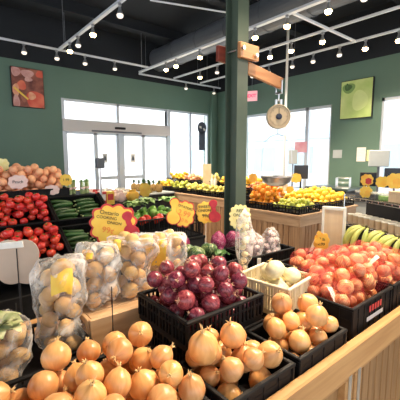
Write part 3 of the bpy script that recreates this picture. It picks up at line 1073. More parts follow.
# a second lot spilling behind, on a low crate
crate(.38, .24, .12, (1.95, 1.21, DECK), 'low black crate behind the deep crates, full of netted onions', name='netted_onion_crate', pitch=.05, solid=True)
pts2 = heap(20, 1.77, 2.13, 1.10, 1.32, ZN, .031, .038, peak=.2, seed=22, lim=1.15)
for i, p_ in enumerate(pts2):
    NETON.put(p_[:3], rot_any(1.5), p_[3]*.98, 'reddish netted onion in the low crate behind the deep crates', 'onion', 'netted onions in the low crate behind')
nets = [((1.36, 1.60), (YF+.05, YF+.30)), ((1.60, 1.86), (YF+.05, YF+.28)), ((1.86, 2.19), (YF+.05, YF+.28)), ((1.40, 1.75), (YF+.28, YF+.46)), ((1.75, 2.19), (YF+.28, YF+.46))]
nlab = ['over the front corner of the deep crate', 'over the seam between the two deep crates', 'at the frame edge', 'behind the front corner bag', 'farthest back on the deep crates']
for i, ((a, b), (c_, d_)) in enumerate(nets):
    sel = [p for p in pts if a <= p[0] < b and c_ <= p[1] < d_ and p[2] > DECK+.10]
    if len(sel) < 3: continue
    cz = sum(p[2] for p in sel)/len(sel)
    shell_obj('onion_net_bag', sel, ((a+b)/2, (c_+d_)/2, cz), 'rednet', 'red string net bag of onions, '+nlab[i], 'net bag', puff=1.03, wr=.03, sub=4, seed=i)
for i, (a, b) in enumerate(((1.77, 2.13),)):
    sel = [p for p in pts2 if a <= p[0] < b and p[2] > DECK+.10]
    if len(sel) > 2:
        cz = sum(p[2] for p in sel)/len(sel)
        shell_obj('onion_net_bag', sel, ((a+b)/2, 1.21, cz), 'rednet', 'red string net bag of onions on the low crate behind, %s' % ('beside the white basket' if i == 0 else 'beside the bananas'), 'net bag', puff=1.03, wr=.03, sub=4, seed=i+9)


def onto(x, y, P):
    """height of the pile surface under a point"""
    z = DECK
    for (a, b, c_, r) in P:
        d2 = (a-x)**2+(b-y)**2
        if d2 < r*r: z = max(z, c_+math.sqrt(r*r-d2))
    return z


for (px, py, rz, lab) in ((335, 268, 50, 'small white paper tag lying among the netted onions'), (376, 286, -70, 'white net closure tag near the front rim of the netted onions')):
    q = PZ(px, py, 1.10 if px < 350 else 1.07)
    if px > 350: q = Vector((1.80, YF+.15, 0))
    m = MB(); m.bbox((-.016, -.045, 0), (.016, .045, .002), .0008)
    o = m.build('price_tag', 'paper', loc=(q.x, q.y, onto(q.x, q.y, pts)+.008))
    o.rotation_euler = (R(48), R(10), R(rz-60)); tag(o, lab, 'tag')

# ------------------------------------------------------------------ potatoes in clear bags, wooden crate, black tray
WBX = (.50, .86, 1.17, 1.50)     # x0,x1,y0,y1
m = MB()
zc = DECK+.150
t = thing('wooden_crate', 'rough wooden crate holding up bags of potatoes behind the red onions', 'crate', (.665, 1.395, DECK), R(-2))
m.bbox((-.19, -.14, 0), (.19, -.125, .15), .002); m.build('side_board', 'cratewood', t)
MB().bbox((-.19, .125, 0), (.19, .14, .15), .002).build('side_board', 'cratewood', t)
for s_ in (-1, 1):
    MB().bbox((s_*.19-.008, -.125, 0), (s_*.19+.008, .125, .15), .002).build('end_board', 'cratewood', t)
mb = MB()
for k in range(4): mb.bbox((-.18, -.122+k*.062, .138), (.18, -.066+k*.062, .15), .002)
mb.build('lid_boards', 'cratewood', t)
text('PRODUCE', .03, 'ink', t, (.02, -.1415, .09)) if False else None
crate(.44, .36, .09, (.24, 1.33, DECK), 'shallow black crate under the potato bag nearest the onion heap', name='shallow_crate', pitch=.03)
crate(.30, .36, .09, (-.14, 1.33, DECK), 'shallow black crate at the frame edge under the bag of potatoes and greens', name='shallow_crate', pitch=.03)
Zb = DECK+.152
bags = [  # centre x, y, base z, half width x, y, count, top height, label, film, seed
    (.385, 1.36, DECK+.012, .082, .088, 20, .33, 'clear bag of potatoes with yellow label, standing nearest the onion heap', 'bag', 1),
    (.565, 1.40, Zb, .072, .085, 12, .235, 'clear bag of potatoes on the wooden crate, behind a thin sign wire', 'bagw', 2),
    (.735, 1.395, Zb, .086, .088, 16, .235, 'clear bag of potatoes on the wooden crate, touching the red onions', 'bag', 3),
    (.955, 1.47, DECK+.004, .098, .10, 27, .33, 'hazy bag of potatoes with a big yellow label, behind the red onions', 'bagw', 4),
    (.165, 1.30, DECK+.012, .085, .09, 11, .23, 'dark clear bag of potatoes and wrapped greens at the frame edge', 'bag', 5),
]
for (bx, by, bz, hx_, hy_, n_, tz, lab, fm, sd) in bags:
    g = random.Random(sd)
    P = heap(n_, bx-hx_, bx+hx_, by-hy_, by+hy_, bz, .033, .040, peak=.0, seed=sd*7, cands=70)
    for p_ in P:
        POTATO.put(p_[:3], rot_any(2), p_[3]*.98, 'potato inside the %s' % {1: 'bag nearest the onion heap', 2: 'bag behind the thin sign wire', 3: 'bag touching the red onions', 4: 'bag with the big yellow label', 5: 'dark bag at the frame edge'}[sd], 'potato', 'potatoes in bag '+'abcde'[sd-1])
    mx_ = max(p_[2]+p_[3] for p_ in P)
    ghost = P+[(bx+g.uniform(-.01, .01), by, bz+tz*.70, hx_*.74)]
    base = (bx, by, bz+tz*.45)
    o, vs = shell_obj('potato_bag', ghost, base, fm, lab, 'bag', puff=1.03, smooth_it=8, wr=.10, wf=7, top=(bz+tz, tz*.22), seed=sd, flat=bz-.003, sub=5)
    # printed label, following the film where it faces the aisle
    if sd != 5:
        el = R({1: 56, 2: 60, 3: 58, 4: 52}[sd]); az0 = math.atan2(-by, -bx)+{1: .1, 2: -.45, 3: -.75, 4: -.3}[sd]
        rng = {1: (.34, .12), 2: (.2, .08), 3: (.24, .10), 4: (.40, .15)}[sd]
        B = Vector(base); q = []; nx, nz = 9, 6
        dirs = [((v-B).normalized(), (v-B).length) for v in vs]
        for j in range(nz):
            for i in range(nx):
                az = az0+(i/(nx-1)-.5)*2*rng[0]; e_ = el+(j/(nz-1)-.5)*2*rng[1]
                d = Vector((math.cos(az)*math.cos(e_), math.sin(az)*math.cos(e_), math.sin(e_)))
                near = sorted(dirs, key=lambda a: -a[0].dot(d))[:4]
                q.append(d*(sum(a[1] for a in near)/4+.004))
        fs = [(j*nx+i, j*nx+i+1, (j+1)*nx+i+1, (j+1)*nx+i) for j in range(nz-1) for i in range(nx-1)]
        MB().add(q, fs).build('bag_label', 'yellow', o, smooth=True)


# ------------------------------------------------------------------ leafy things
def leaf(mb, p, d, L, w, curl=.3, seed=0):
    """a cupped, waved leaf blade from p in direction d"""
    d = Vector(d).normalized(); side = d.cross(Vector((0, 0, 1)))
    side = side.normalized() if side.length > .01 else Vector((1, 0, 0))
    nrm = side.cross(d)
    vs = []; n = 6
    for i in range(n+1):
        s_ = i/n
        ww = w*math.sin(math.pi*min(s_*.9+.08, 1))
        c = Vector(p)+d*(L*s_)-nrm*(-curl*L*s_*(1-s_)*1.2)-Vector((0, 0, curl*L*s_*s_))
        wv = .12*w*math.sin(s_*14+seed)
        vs += [c-side*ww+nrm*(ww*.35+wv), c-nrm*.0, c+side*ww+nrm*(ww*.35-wv)]
    fs = []
    for i in range(n):
        for k in range(2):
            a = i*3+k; fs.append((a, a+1, a+4, a+3))
    o = len(vs)
    vs2 = [v-nrm*.002 for v in vs]
    mb.add(vs+vs2, fs+[tuple(q+o for q in reversed(f)) for f in fs])
    return mb


def greens(name, c, r, n, label, cat, m='leaf', group=None, up=.5, seed=0, w=.4, stalk='stalk'):
    t = thing(name, label, cat, c, 0, group)
    g = random.Random(seed)
    mb = MB(); ms = MB()
    for i in range(n):
        a = g.uniform(0, 6.28); e_ = g.uniform(.15, up*1.4)
        d = (math.cos(a)*math.cos(e_), math.sin(a)*math.cos(e_), math.sin(e_))
        p = (d[0]*r*.15, d[1]*r*.15, r*.12)
        leaf(mb, p, d, r*g.uniform(.8, 1.1), r*w*g.uniform(.7, 1.1), .25, i)
        ms.tube([(0, 0, .005), p, (d[0]*r*.5, d[1]*r*.5, max(d[2]*r*.5, .01))], [r*.05, r*.04, r*.015], 5)
    mb.build('leaves', m, t, smooth=True); ms.build('stems', stalk, t, smooth=True)
    return t


greens('wrapped_greens', (.14, 1.24, 1.03), .085, 16, 'bunch of wrapped pale leaves on the dark potato bag at the frame edge', 'greens', 'paleleaf', seed=4, w=.5)
# purple potatoes at the frame edge
P = heap(12, -.06, .06, 1.36, 1.49, DECK+.02, .028, .034, peak=.1, seed=90)
REDPOT = Kind([lump_proto('red_potato', nmat('red_potato_skin', (.16, .02, .04), (.30, .06, .08), 8, .5), 4, 1, .9, .85, .1)])
put_heap(REDPOT, P, 'dark red potato piled at the frame edge behind the greens', 'potato', 'dark red potatoes at the frame edge')

# squashes, purple net bags and wrapped heads behind the red onions
SQ = Kind([MB().lathe([(.1, -.75), (.5, -.72), (.88, -.4), (1, .05), (.9, .45), (.6, .72), (.25, .74), (.06, .66)], 30, rib=.06, ribn=10).build('acorn_squash', 'squash', smooth=True)])
for (px, py, r, lab) in ((197, 249, .055, 'striped dark green squash behind the red onions'), (209, 246, .058, 'striped green squash, middle of the three behind the red onions'), (187, 246, .05, 'striped green squash beside the big yellow bag label')):
    p = PZ(px, py, 1.0)
    z0 = DECK+.13
    SQ.put((p.x, p.y, z0+r*.74), (R(12), R(14), rnd.random()*6), r, lab, 'squash')
crate(.62, .17, .125, (1.34, 1.615, DECK), 'black crate holding squashes and purple netted garlic at the table back', name='squash_crate')
for i, (px, py, r) in enumerate(((219, 238, .05), (232, 236, .05), (184, 239, .052), (244, 256, .034))):
    p = PZ(px, py, 1.02)
    P = heap(9, p.x-r, p.x+r, p.y-r, p.y+r, DECK+.13, .018, .024, peak=.1, seed=40+i, cands=40)
    NK = Kind([lump_proto('garlic_bulb', 'garlic' if i < 3 else 'whiteonion', 60+i, 1, 1, .85, .08, 2)])
    lb = ['in the purple net behind the white price card', 'in the purple net beside the green column', 'in the purple net beside the squashes', 'in the white wrap under the pale price card'][i]
    for q in P: NK.put(q[:3], rot_any(1), q[3], 'small bulb '+lb, 'bulb', 'bulbs '+lb)
    shell_obj('bulb_net_bag', P, (p.x, p.y, DECK+.165), 'purplenet' if i < 3 else 'bagw', '%s bag of bulbs %s' % ('purple string net' if i < 3 else 'hazy white', ['behind the white price card', 'beside the green column', 'beside the squashes', 'under the pale price card'][i]), 'net bag', puff=1.06, wr=.05, sub=4, seed=70+i)
greens('leafy_bunch', (1.52, 1.63, DECK+.13), .075, 14, 'small dark green leafy bunch beside the column foot', 'greens', 'darkleaf', seed=8)

# garlic trays
crate(.42, .27, .15, (1.86, 1.56, DECK), 'black tray of purple striped garlic bags behind the netted onions', name='garlic_tray', solid=True, rz=R(-4))
crate(.25, .20, .10, (1.60, 1.37, DECK), 'empty black tray between the white basket and the garlic', name='empty_tray', solid=True)
GB = Kind([MB().lathe([(.08, -.8), (.6, -.74), (.96, -.3), (1, .05), (.75, .5), (.32, .78), (.14, 1.1), (.10, 1.35)], 20, rib=.07, ribn=7).build('whole_garlic', 'garlic', smooth=True)])
for i, (gx, gy) in enumerate(((1.775, 1.58), (1.955, 1.55))):
    P = heap(17, gx-.085, gx+.085, gy-.08, gy+.08, DECK+.085, .024, .029, peak=.16, seed=50+i)
    lb = 'beside the column' if i == 0 else 'beside the white tag'
    for q in P: GB.put(q[:3], rot_any(1.2), q[3]*.95, 'purple striped garlic head in the bag '+lb, 'garlic', 'garlic heads in the bag '+lb)
    shell_obj('garlic_bag', P, (gx, gy, DECK+.145), 'bag', 'clear bag of purple striped garlic heads '+lb, 'bag', puff=1.06, wr=.08, sub=4, seed=80+i, top=(DECK+.26, .04))


# ------------------------------------------------------------------ price cards
def cloud(w, h, n=9, amp=.09, ph=0, k=96):
    out = []
    for i in range(k):
        a = 2*math.pi*i/k
        q = 1-amp+amp*abs(math.sin(n*a/2+ph))*1.6
        ca, sa = math.cos(a), math.sin(a)
        e_ = 2.6
        rr = (abs(ca)**e_+abs(sa)**e_)**(-1/e_)
        out.append((ca*rr*q*w/2, sa*rr*q*h/2))
    return out


def head_shape(h, ph=0):
    """the bird's bent neck: a small round head above a bigger round body with a waist between"""
    def hw(z):
        a = .17*h; b = .25*h
        q = [.09*h if -.3*h < z < .35*h else 0]
        if abs(z-.33*h) < a: q.append(math.sqrt(a*a-(z-.33*h)**2))
        if abs(z+.24*h) < b: q.append(math.sqrt(b*b-(z+.24*h)**2))
        return max(q)
    zs = [-.49*h+.99*h*i/28 for i in range(29)]
    cx = lambda z: -.05*h*math.sin(z/h*5)
    return [(cx(z)+max(hw(z), .004), z) for z in zs]+[(cx(z)-max(hw(z), .004), z) for z in reversed(zs)]


def card(name, label, c, w, h, rz, roll, mback, mface, lines, zfoot, head=None, n=9, ph=0, border=1.1, mstem='blackm', tilt=0, cat='price card', lean=0):
    t = thing(name, label, cat, (c[0], c[1], zfoot), R(rz))
    zz = c[2]-zfoot
    X = Matrix.Translation((0, 0, zz)) @ Matrix.Rotation(R(tilt), 4, 'X') @ Matrix.Rotation(R(roll), 4, 'Y')
    if border:
        MB().prism([(x*border, z*border) for x, z in cloud(w, h, n, ph=ph)], 0, .003, X).build('card_border', mback, t)
    MB().prism(cloud(w, h, n, ph=ph), -.003, -.0002 if border else 0, X).build('card_face', mface, t)
    if head:
        hx_, hz_, hh_, ang, mh, mo = head
        X2 = X @ Matrix.Translation((hx_, 0, hz_)) @ Matrix.Rotation(R(ang), 4, 'Y')
        MB().prism([(x*1.15, z*1.07) for x, z in head_shape(hh_)], -.0060, -.0032, X2).build('bird_outline', mo, t)
        MB().prism(head_shape(hh_), -.0085, -.0062, X2).build('bird_head', mh, t)
    for (s_, dx, dz, sz, mm, r_) in lines:
        p = X @ Vector((dx, -.0045, dz))
        e_ = (X @ Matrix.Rotation(R(90), 4, 'X') @ Matrix.Rotation(R(r_), 4, 'Z')).to_euler()
        text(s_, sz, mm, t, p, e_)
    MB().tube([(0, .006, 0), (0, .006, zz)], .0022, 6).build('wire_stem', mstem, t)
    MB().bbox((-.03, -.02, 0), (.03, .03, .004), .001).build('wire_foot', mstem, t)
    return t


HS = 'redcard'
c = PY(113.5, 224.5, 1.56)
card('price_card', 'yellow and red bird-shaped price card lettered COOKING ONION', c, .205, .185, -28, 4, 'redcard', 'yellow',
     [('Ontario', -.022, .058, .029, 'ink', -6), ('COOKING', -.034, .034, .021, 'ink', -6), ('ONION', .004, .007, .021, 'ink', -6), ('99¢', -.025, -.030, .042, 'inkred', -8), ('/lb', .01, -.060, .026, 'inkred', -8)],
     DECK, head=(.080, .0, .135, -8, 'darkred', 'redcard'), ph=.4, n=11)
c = PY(184, 214, 1.72)
card('price_card', 'yellow cloud-shaped price card with red edge, lettered POTATOES', c, .125, .155, -30, 6, 'redcard', 'yellow',
     [('POTATOES', .0, .045, .022, 'ink', -14), ('2.99', .0, .002, .050, 'inkred', -14), ('10 lb', .0, -.042, .032, 'inkred', -14)],
     DECK, head=(-.068, .012, .165, 8, 'yellow', 'redcard'), ph=.9, n=9)
c = PY(206, 212.5, 1.735)
card('price_card', 'yellow price card with crimson bird head, lettered SWEET ONION', c, .115, .135, -32, -4, 'yellow', 'yellow',
     [('SWEET', -.01, .042, .026, 'ink', -2), ('ONION', -.01, .015, .026, 'ink', -2), ('99¢', -.005, -.022, .034, 'ink', 0), ('/lb', 0, -.05, .022, 'inkred', 0)],
     DECK, head=(.055, .005, .15, 6, 'darkred', 'redcard'), ph=.2, n=9, mstem='white')
c = PY(240, 217, 1.46)
card('price_card', 'pale yellow square-ish price card in front of the green column', c, .125, .145, -38, 2, 'pale', 'pale',
     [('RED', -.0, .040, .028, 'ink', 0), ('ONION', .0, .012, .026, 'ink', 0), ('1.29', 0, -.028, .036, 'frame_d', 0)],
     DECK, ph=.1, n=14, border=1.06, mstem='white')
c = PY(321.5, 242, 1.275)
card('price_card', 'small orange bird-shaped price card standing behind the netted onions', c, .10, .12, -40, 6, 'orange', 'orange',
     [('3 lb', 0, .02, .03, 'ink', 0), ('2.99', 0, -.015, .03, 'ink', 0)], DECK, head=(-.03, .03, .09, 10, 'yellow', 'orange'), ph=.5, n=8)
# beige back of a card, frame edge
c = PY(18, 262, 1.57)
t = card('card_back', 'blank beige back of a two-lobed price card at the frame edge above the greens', c, .185, .20, -35, 0, 'beige', 'beige', [], DECK, ph=0, n=4, border=0)
MB().bbox((-.070, -.010, .098+c.z-DECK-.035), (.060, -.004, .125+c.z-DECK-.035), .001, Matrix.Rotation(R(-4), 4, 'Y')).build('white_strip', 'paper', t)
MB().tube([(0, -.006, .0), (0, -.006, c.z-DECK+.06)], .002, 6).build('wire_stem', 'blackm', t)
# thin wire uprights in front of the bags
for (px, y_, z1_, lab) in ((113, 1.17, 1.10, 'thin black sign wire standing in front of the wooden crate'), (19, 1.02, 1.08, 'thin black sign wire standing in front of the dark potato bag')):
    p = PZ(px, 330 if px > 50 else 345, .92)
    mb = MB(); mb.tube([(p.x, p.y, DECK+.0), (p.x, p.y, z1_)], .0022, 6); mb.bbox((p.x-.02, p.y-.02, DECK), (p.x+.02, p.y+.02, DECK+.003), .001)
    tag(mb.build('sign_wire', 'blackm'), lab, 'wire')
# white slanted tag behind netted onions
c = PY(306, 241, 1.40)
t = thing('shelf_tag', 'white slanted plastic tag standing between garlic and orange price card', 'tag', (c.x, c.y, DECK), R(-38))
MB().bbox((-.012, 0, .11), (.012, .003, .27), .001, Matrix.Translation((0, 0, .0)) @ Matrix.Rotation(R(22), 4, 'Y')).build('tag_card', 'white', t)
MB().tube([(0, .005, 0), (.045, .002, .12)], .003, 6).build('tag_stem', 'white', t)
c = PY(278, 258, 1.36)
t = thing('shelf_tag', 'small white clip tag standing over the empty black tray', 'tag', (1.61, 1.36, DECK+.006), R(-38))
MB().bbox((-.012, 0, .09), (.012, .003, .16), .001).build('tag_card', 'white', t)
MB().tube([(0, .005, 0), (0, .005, .16)], .002, 6).build('tag_stem', 'white', t)

# ================================================================== tomato and zucchini stand
t = thing('stepped_stand', 'black stepped display stand carrying tomatoes, zucchini and peaches', 'display stand', (0, 0, 0))
TA = R(30)
for nm, (y0, y1, z1) in (('upper_step', (3.31, 3.78, 1.235)), ('middle_step', (2.98, 3.26, .80)), ('lower_step', (2.62, 2.98, .60))):
    MB().bbox((-.30, y0+.002, 0), (1.36, y1-.002, z1), .005).build(nm, 'black', t)
for x in (1.335,):
    m = MB()
    m.add([(x, 2.55, 0), (x, 2.55, .84), (x, 3.24, 1.255), (x, 3.26, 0), (x+.02, 2.55, 0), (x+.02, 2.55, .84), (x+.02, 3.24, 1.255), (x+.02, 3.26, 0)],
          [(0, 1, 2, 3), (7, 6, 5, 4), (0, 4, 5, 1), (1, 5, 6, 2), (2, 6, 7, 3), (3, 7, 4, 0)])
    m.build('end_panel', 'black', t)


def tilted(x0, x1, yb, zb, label, name, d=.345, h=.12):
    cy_, cz = yb-math.cos(TA)*d/2, zb-math.sin(TA)*d/2
    o = crate_mesh(x1-x0-.014, d, h, pitch=.04, solid=True).build(name, 'black')
    o.location = ((x0+x1)/2, cy_+math.sin(TA)*h, cz-math.cos(TA)*h)
    o.rotation_euler = (TA, 0, 0)
    tag(o, label, 'crate')
    return (cy_+math.sin(TA)*h, cz-math.cos(TA)*h)


ROWS = [('upper', 3.235, 1.245), ('lower', 2.905, 1.025)]
for (nm, yb, zb) in ROWS:
    for (x0, x1) in ((-.15, .34), (.34, .85)):
        cy_, cz = tilted(x0, x1, yb, zb, 'tilted black crate of red tomatoes, %s row, %s' % (nm, 'beside the zucchini' if x0 > 0 else 'cut by the frame edge'), 'tomato_crate')
        fl = lambda x, y: cz+(y-cy_)*math.tan(TA)+.022+.036*(1/math.cos(TA)-1)
        pts = heap(46 if x0 > 0 else 24, max(x0, .08 if nm == 'upper' else .05)+.015, x1-.015, cy_-.115, cy_+.105, fl, .031, .037, peak=0, seed=31 if nm == 'upper' else 33, cands=36)
        put_heap(TOMATO, pts, 'red tomato in the %s tilted crate %s' % (nm, 'beside the zucchini' if x0 > 0 else 'at the frame edge'), 'tomato', 'tomatoes, %s row %s' % (nm, 'beside the zucchini' if x0 > 0 else 'at the frame edge'), tilt=.5)
    x0, x1 = .85, 1.33
    cy_, cz = tilted(x0, x1, yb, zb, 'tilted black crate of dark green zucchini, %s row' % nm, 'zucchini_crate')
    g = random.Random(5 if nm == 'upper' else 6)
    N = Vector((0, -math.sin(TA), math.cos(TA))); D = Vector((0, math.cos(TA), math.sin(TA)))
    for lay in range(2):
        for r_ in range(6):
            for c_ in range(2):
                if lay and g.random() < .25: continue
                p = Vector((x0+.12+c_*.235+g.uniform(-.01, .01), cy_, cz))+D*((r_-2.5)*.050+lay*.02)+N*(.030+lay*.040)
                ya = g.gauss(0, .10)*(1 if lay else .5)
                e_ = (Matrix.Rotation(TA, 3, 'X') @ Matrix.Rotation(ya, 3, 'Z') @ Matrix.Rotation(g.gauss(0, .03), 3, 'Y')).to_euler()
                CUKE.put(p, e_, g.uniform(.9, 1.02), 'dark green zucchini lying in the %s tilted crate' % nm, 'zucchini', 'zucchini in the %s crate' % nm)

# peaches heaped on top
crate(1.14, .42, .08, (.505, 3.50, 1.235), 'low black tray under the peach heap on top of the stand', name='peach_tray', solid=True)
pts = heap(190, -.05, 1.06, 3.31, 3.69, 1.245, .035, .041, peak=.03, seed=44, cands=30, cx=.42)
put_heap(PEACH, pts, 'orange and pink peach heaped on top of the black stand', 'peach', 'peaches heaped on the stand', tilt=2)


def plain_card(c, w, h, rz, m, label, foot, lean=-14, txt=None):
    t = thing('price_card', label, 'price card', (c.x, c.y, foot), R(rz))
    zz = c.z-foot
    X = Matrix.Translation((0, 0, zz)) @ Matrix.Rotation(R(lean), 4, 'X')
    MB().prism(cloud(w, h, 8, ph=c.x), -.002, .002, X).build('card_face', m, t)
    if txt:
        text(txt, h*.32, 'ink', t, X @ Vector((0, -.0035, 0)), (X @ Matrix.Rotation(R(90), 4, 'X')).to_euler())
    MB().tube([(0, .005, 0), (0, .005, zz)], .0022, 6).build('wire_stem', 'steel', t)
    return t


for (px, py, w, h, mm, lab, tx) in ((18, 182, .16, .12, 'paperpink', 'pinkish handwritten card leaning on the peach heap', 'Peach'), (52, 190, .13, .09, 'paperpink', 'blank pinkish card low on the peach heap beside the yellow card', None),
                                    (66, 180, .11, .11, 'yellow', 'yellow scalloped card at the end of the peach heap', '1.99'), (2, 165, .12, .12, 'pale', 'pale yellow card rising over the peach heap at the frame edge', None)):
    c = PY(px, py, 3.29 if px > 5 else 3.6)
    plain_card(c, w, h, -30, mm, lab, 1.285 if px < 70 else 1.25, txt=tx)
# bunches of asparagus at the end of the stand
for i in range(4):
    c = Vector((1.11+i*.066, 3.40+.05*(i % 2), 1.237))
    t = thing('asparagus_bunch', ['upright green asparagus bunch against the peaches', 'upright green asparagus bunch second from the peaches', 'upright green asparagus bunch third from the peaches', 'upright green asparagus bunch at the stand end'][i], 'asparagus', c)
    g = random.Random(i); m = MB(); m2 = MB()
    for k in range(16):
        a = g.uniform(0, 6.28); q = g.uniform(0, .022)
        m.tube([(math.cos(a)*q, math.sin(a)*q, 0), (math.cos(a)*q*1.3, math.sin(a)*q*1.3, .12)], .0045, 5)
        m2.tube([(math.cos(a)*q*1.3, math.sin(a)*q*1.3, .12), (math.cos(a)*q*1.4, math.sin(a)*q*1.4, .15)], [.006, .001], 5)
    m.build('stalks', 'stalk', t); m2.build('tips', 'leaf', t)
    MB().lathe([(.029, .05), (.030, .056), (.030, .066), (.029, .07)], 14).build('band', 'paperpink', t)

# ------------------------------------------------------------------ middle bin of mixed vegetables
def table(name, label, x0, x1, y0, y1, h, m='black', cat='table'):
    t = thing(name, label, cat, ((x0+x1)/2, (y0+y1)/2, 0))
    w, d = (x1-x0)/2, (y1-y0)/2
    MB().bbox((-w, -d, h-.03), (w, d, h), .004).build('table_top', m, t)
    MB().bbox((-w+.01, -d+.01, 0), (w-.01, d-.01, h-.031), .004).build('skirt', 'blackm', t)
    return t


table('vegetable_table', 'black draped table under the crate of mixed green and red vegetables', 1.62, 2.50, 2.92, 3.62, .70)
crate(.42, .62, .27, (1.85, 3.27, .70), 'deep black crate of leafy greens, near the zucchini stand', name='vegetable_crate')
crate(.42, .62, .27, (2.28, 3.27, .70), 'deep black crate of mixed peppers, near the green column', name='vegetable_crate')
PEP = Kind([MB().lathe([(.15, -.9), (.55, -.85), (.85, -.4), (1, .2), (.95, .6), (.6, .82), (.15, .72)], 18, rib=.07, ribn=4).build('red_pepper', 'pepper', smooth=True)])
GPE = Kind([MB().lathe([(.15, -.9), (.55, -.85), (.85, -.4), (1, .2), (.95, .6), (.6, .82), (.15, .72)], 18, rib=.07, ribn=4).build('green_pepper', nmat('green_pepper_skin', (.10, .30, .04), (.28, .48, .10), 5, .25), smooth=True)])
pts = heap(34, 1.67, 2.47, 2.98, 3.58, .90, .042, .05, peak=.12, seed=61, cands=30)
for i, p_ in enumerate(pts):
    red = p_[1] < 3.14
    (PEP if red else GPE).put(p_[:3], rot_any(2), p_[3], '%s pepper in the deep black vegetable crates' % ('red' if red else 'green'), 'pepper', 'red peppers in the deep crates' if red else 'green peppers in the deep crates')
for i, (x, y, z_) in enumerate(((1.80, 3.32, 1.06), (2.0, 3.44, 1.07), (2.30, 3.42, 1.06))):
    greens('leafy_bunch', (x, y, z_), .13, 16, ['bright green leafy bunch on the crate nearest the zucchini stand', 'bright green leafy bunch between the two vegetable crates', 'bright green leafy bunch on the crate nearest the column'][i], 'greens', 'leaf', seed=20+i, up=.4)

# ------------------------------------------------------------------ packet table in front of the entrance
table('packet_table', 'low black table of bagged packets in front of the entrance doors', 1.35, 2.62, 4.05, 4.75, 1.0)
gg = random.Random(8)
cols = [('white', 'white'), ('paperpink', 'pink'), ('orange', 'orange'), ('redcard', 'red'), ('paper', 'cream')]
PK = {}
for mm, nm in cols:
    bm_ = lump_proto('food_packet', mm, 3+len(PK), .09, .035, .075, .35, 3, 2.2)
    MB().bbox((-.05, -.002, .05), (.05, .002, .095), .001).build('sealed_top', mm, bm_)
    PK[nm] = Kind([bm_])
i = 0
for j, y in enumerate((4.20, 4.36, 4.52, 4.66)):
    for k in range(5):
        mm, nm = cols[(0, 4, 0, 1, 2, 3, 0, 4, 1, 0, 2, 0, 3, 4, 0, 0, 2, 1, 0, 4)[i]]
        PK[nm].put((1.46+k*.195, y, 1.0+.068), (0, 0, gg.uniform(-.25, .25)), 1, '%s bagged food packet on the table before the entrance doors' % nm, 'packet', '%s packets before the doors' % nm)
        i += 1
for i, (px, py, mm, lab) in enumerate(((104, 183, 'redcard', 'small red and yellow carton standing behind the zucchini stand'), (112, 184, 'yellow', 'small yellow carton beside the red one behind the zucchini stand'))):
    c = PY(px, py, 4.0)
    t = thing('carton', lab, 'carton', (c.x, 4.085, 1.0), R(0))
    MB().bbox((-.055, -.03, 0), (.055, .03, .17), .003).build('box', mm, t)
    MB().box((-.04, -.032, .06), (.04, -.0305, .14)).build('box_label', 'paper' if i == 0 else 'redcard', t)
c = PY(100, 164, 3.86)
t = thing('counter_stand', 'slim stand with a small dark head in front of the entrance doors', 'stand', (c.x, 3.86, 0))
MB().tube([(0, 0, 0), (0, 0, c.z-.04)], .015, 8).build('pole', 'steel', t)
MB().bbox((-.05, -.03, c.z-.05), (.05, .03, c.z+.07), .01).build('head', 'frame_d', t)
MB().lathe([(.14, 0), (.14, .01), (.03, .03)], 20).build('base', 'steel', t)


# ------------------------------------------------------------------ wooden islands
def island(name, label, x0, x1, y0, y1, h, nx, ny, m1='pinex', m2='pine', m3='pinev'):
    t = thing(name, label, 'display island', (0, 0, 0))
    MB().bbox((x0-.02, y0-.02, h-.03), (x1+.02, y1+.02, h), .004).build('top_board', m2, t)
    for q in (y0, y1-.02): MB().bbox((x0, q, h-.15), (x1, q+.02, h-.031), .003).build('cross_rail', m1, t)
    for q in (x0, x1-.02): MB().bbox((q, y0+.021, h-.15), (q+.02, y1-.021, h-.031), .003).build('side_rail', m2, t)
    for (x, y) in ((x0, y0), (x1-.07, y0), (x0, y1-.07), (x1-.07, y1-.07)):
        MB().bbox((x-.004, y-.004, 0), (x+.074, y+.074, h-.151), .004).build('corner_post', m3, t)
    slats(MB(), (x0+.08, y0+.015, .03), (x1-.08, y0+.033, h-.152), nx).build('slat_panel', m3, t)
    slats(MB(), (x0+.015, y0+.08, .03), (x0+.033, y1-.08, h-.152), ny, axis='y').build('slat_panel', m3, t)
    return t


HI = .90
island('wooden_island', 'knotty pine display island of oranges and green mangoes behind the garlic', 3.52, 4.02, 2.34, 3.30, HI, 5, 9)
island('wooden_island', 'greyish pine display island of yellow mangoes behind the orange island', 4.14, 5.00, 2.36, 3.20, HI, 6, 6)
island('wooden_island', 'long wooden island of pale green pears along the entrance side', 3.98, 4.80, 3.75, 6.60, HI, 6, 24)


def fruit_tray(kind, x0, x1, y0, y1, z, n, r, label, cl, fl, cat, seed, peak=.05, h=.10, mm='black', lim=None):
    crate(x1-x0-.012, y1-y0-.012, h, ((x0+x1)/2, (y0+y1)/2, z), cl, mm, name='fruit_tray', pitch=.05, solid=False)
    pts = heap(n, x0+.02, x1-.02, y0+.02, y1-.02, z+.045, r*.92, r*1.05, peak=peak, seed=seed, cands=26)
    put_heap(kind, pts, fl, cat, label)


fruit_tray(ORANGE, 3.53, 4.01, 2.86, 3.29, HI, 62, .040, 'oranges on the pine island', 'black tray of oranges on the pine island beside the green column', 'orange in the pyramid on the pine island beside the column', 'orange', 71, .30)
fruit_tray(LIME, 3.53, 4.01, 2.36, 2.84, HI, 34, .036, 'green mangoes on the pine island', 'black tray of green mangoes at the corner of the pine island', 'green mango in the tray at the pine island corner', 'mango', 72, .03)
fruit_tray(YELLOW, 4.16, 4.98, 2.38, 3.18, HI, 130, .040, 'yellow mangoes on the greyish island', 'wide black tray heaped with yellow mangoes', 'yellow mango in the heap on the greyish island', 'mango', 73, .38)
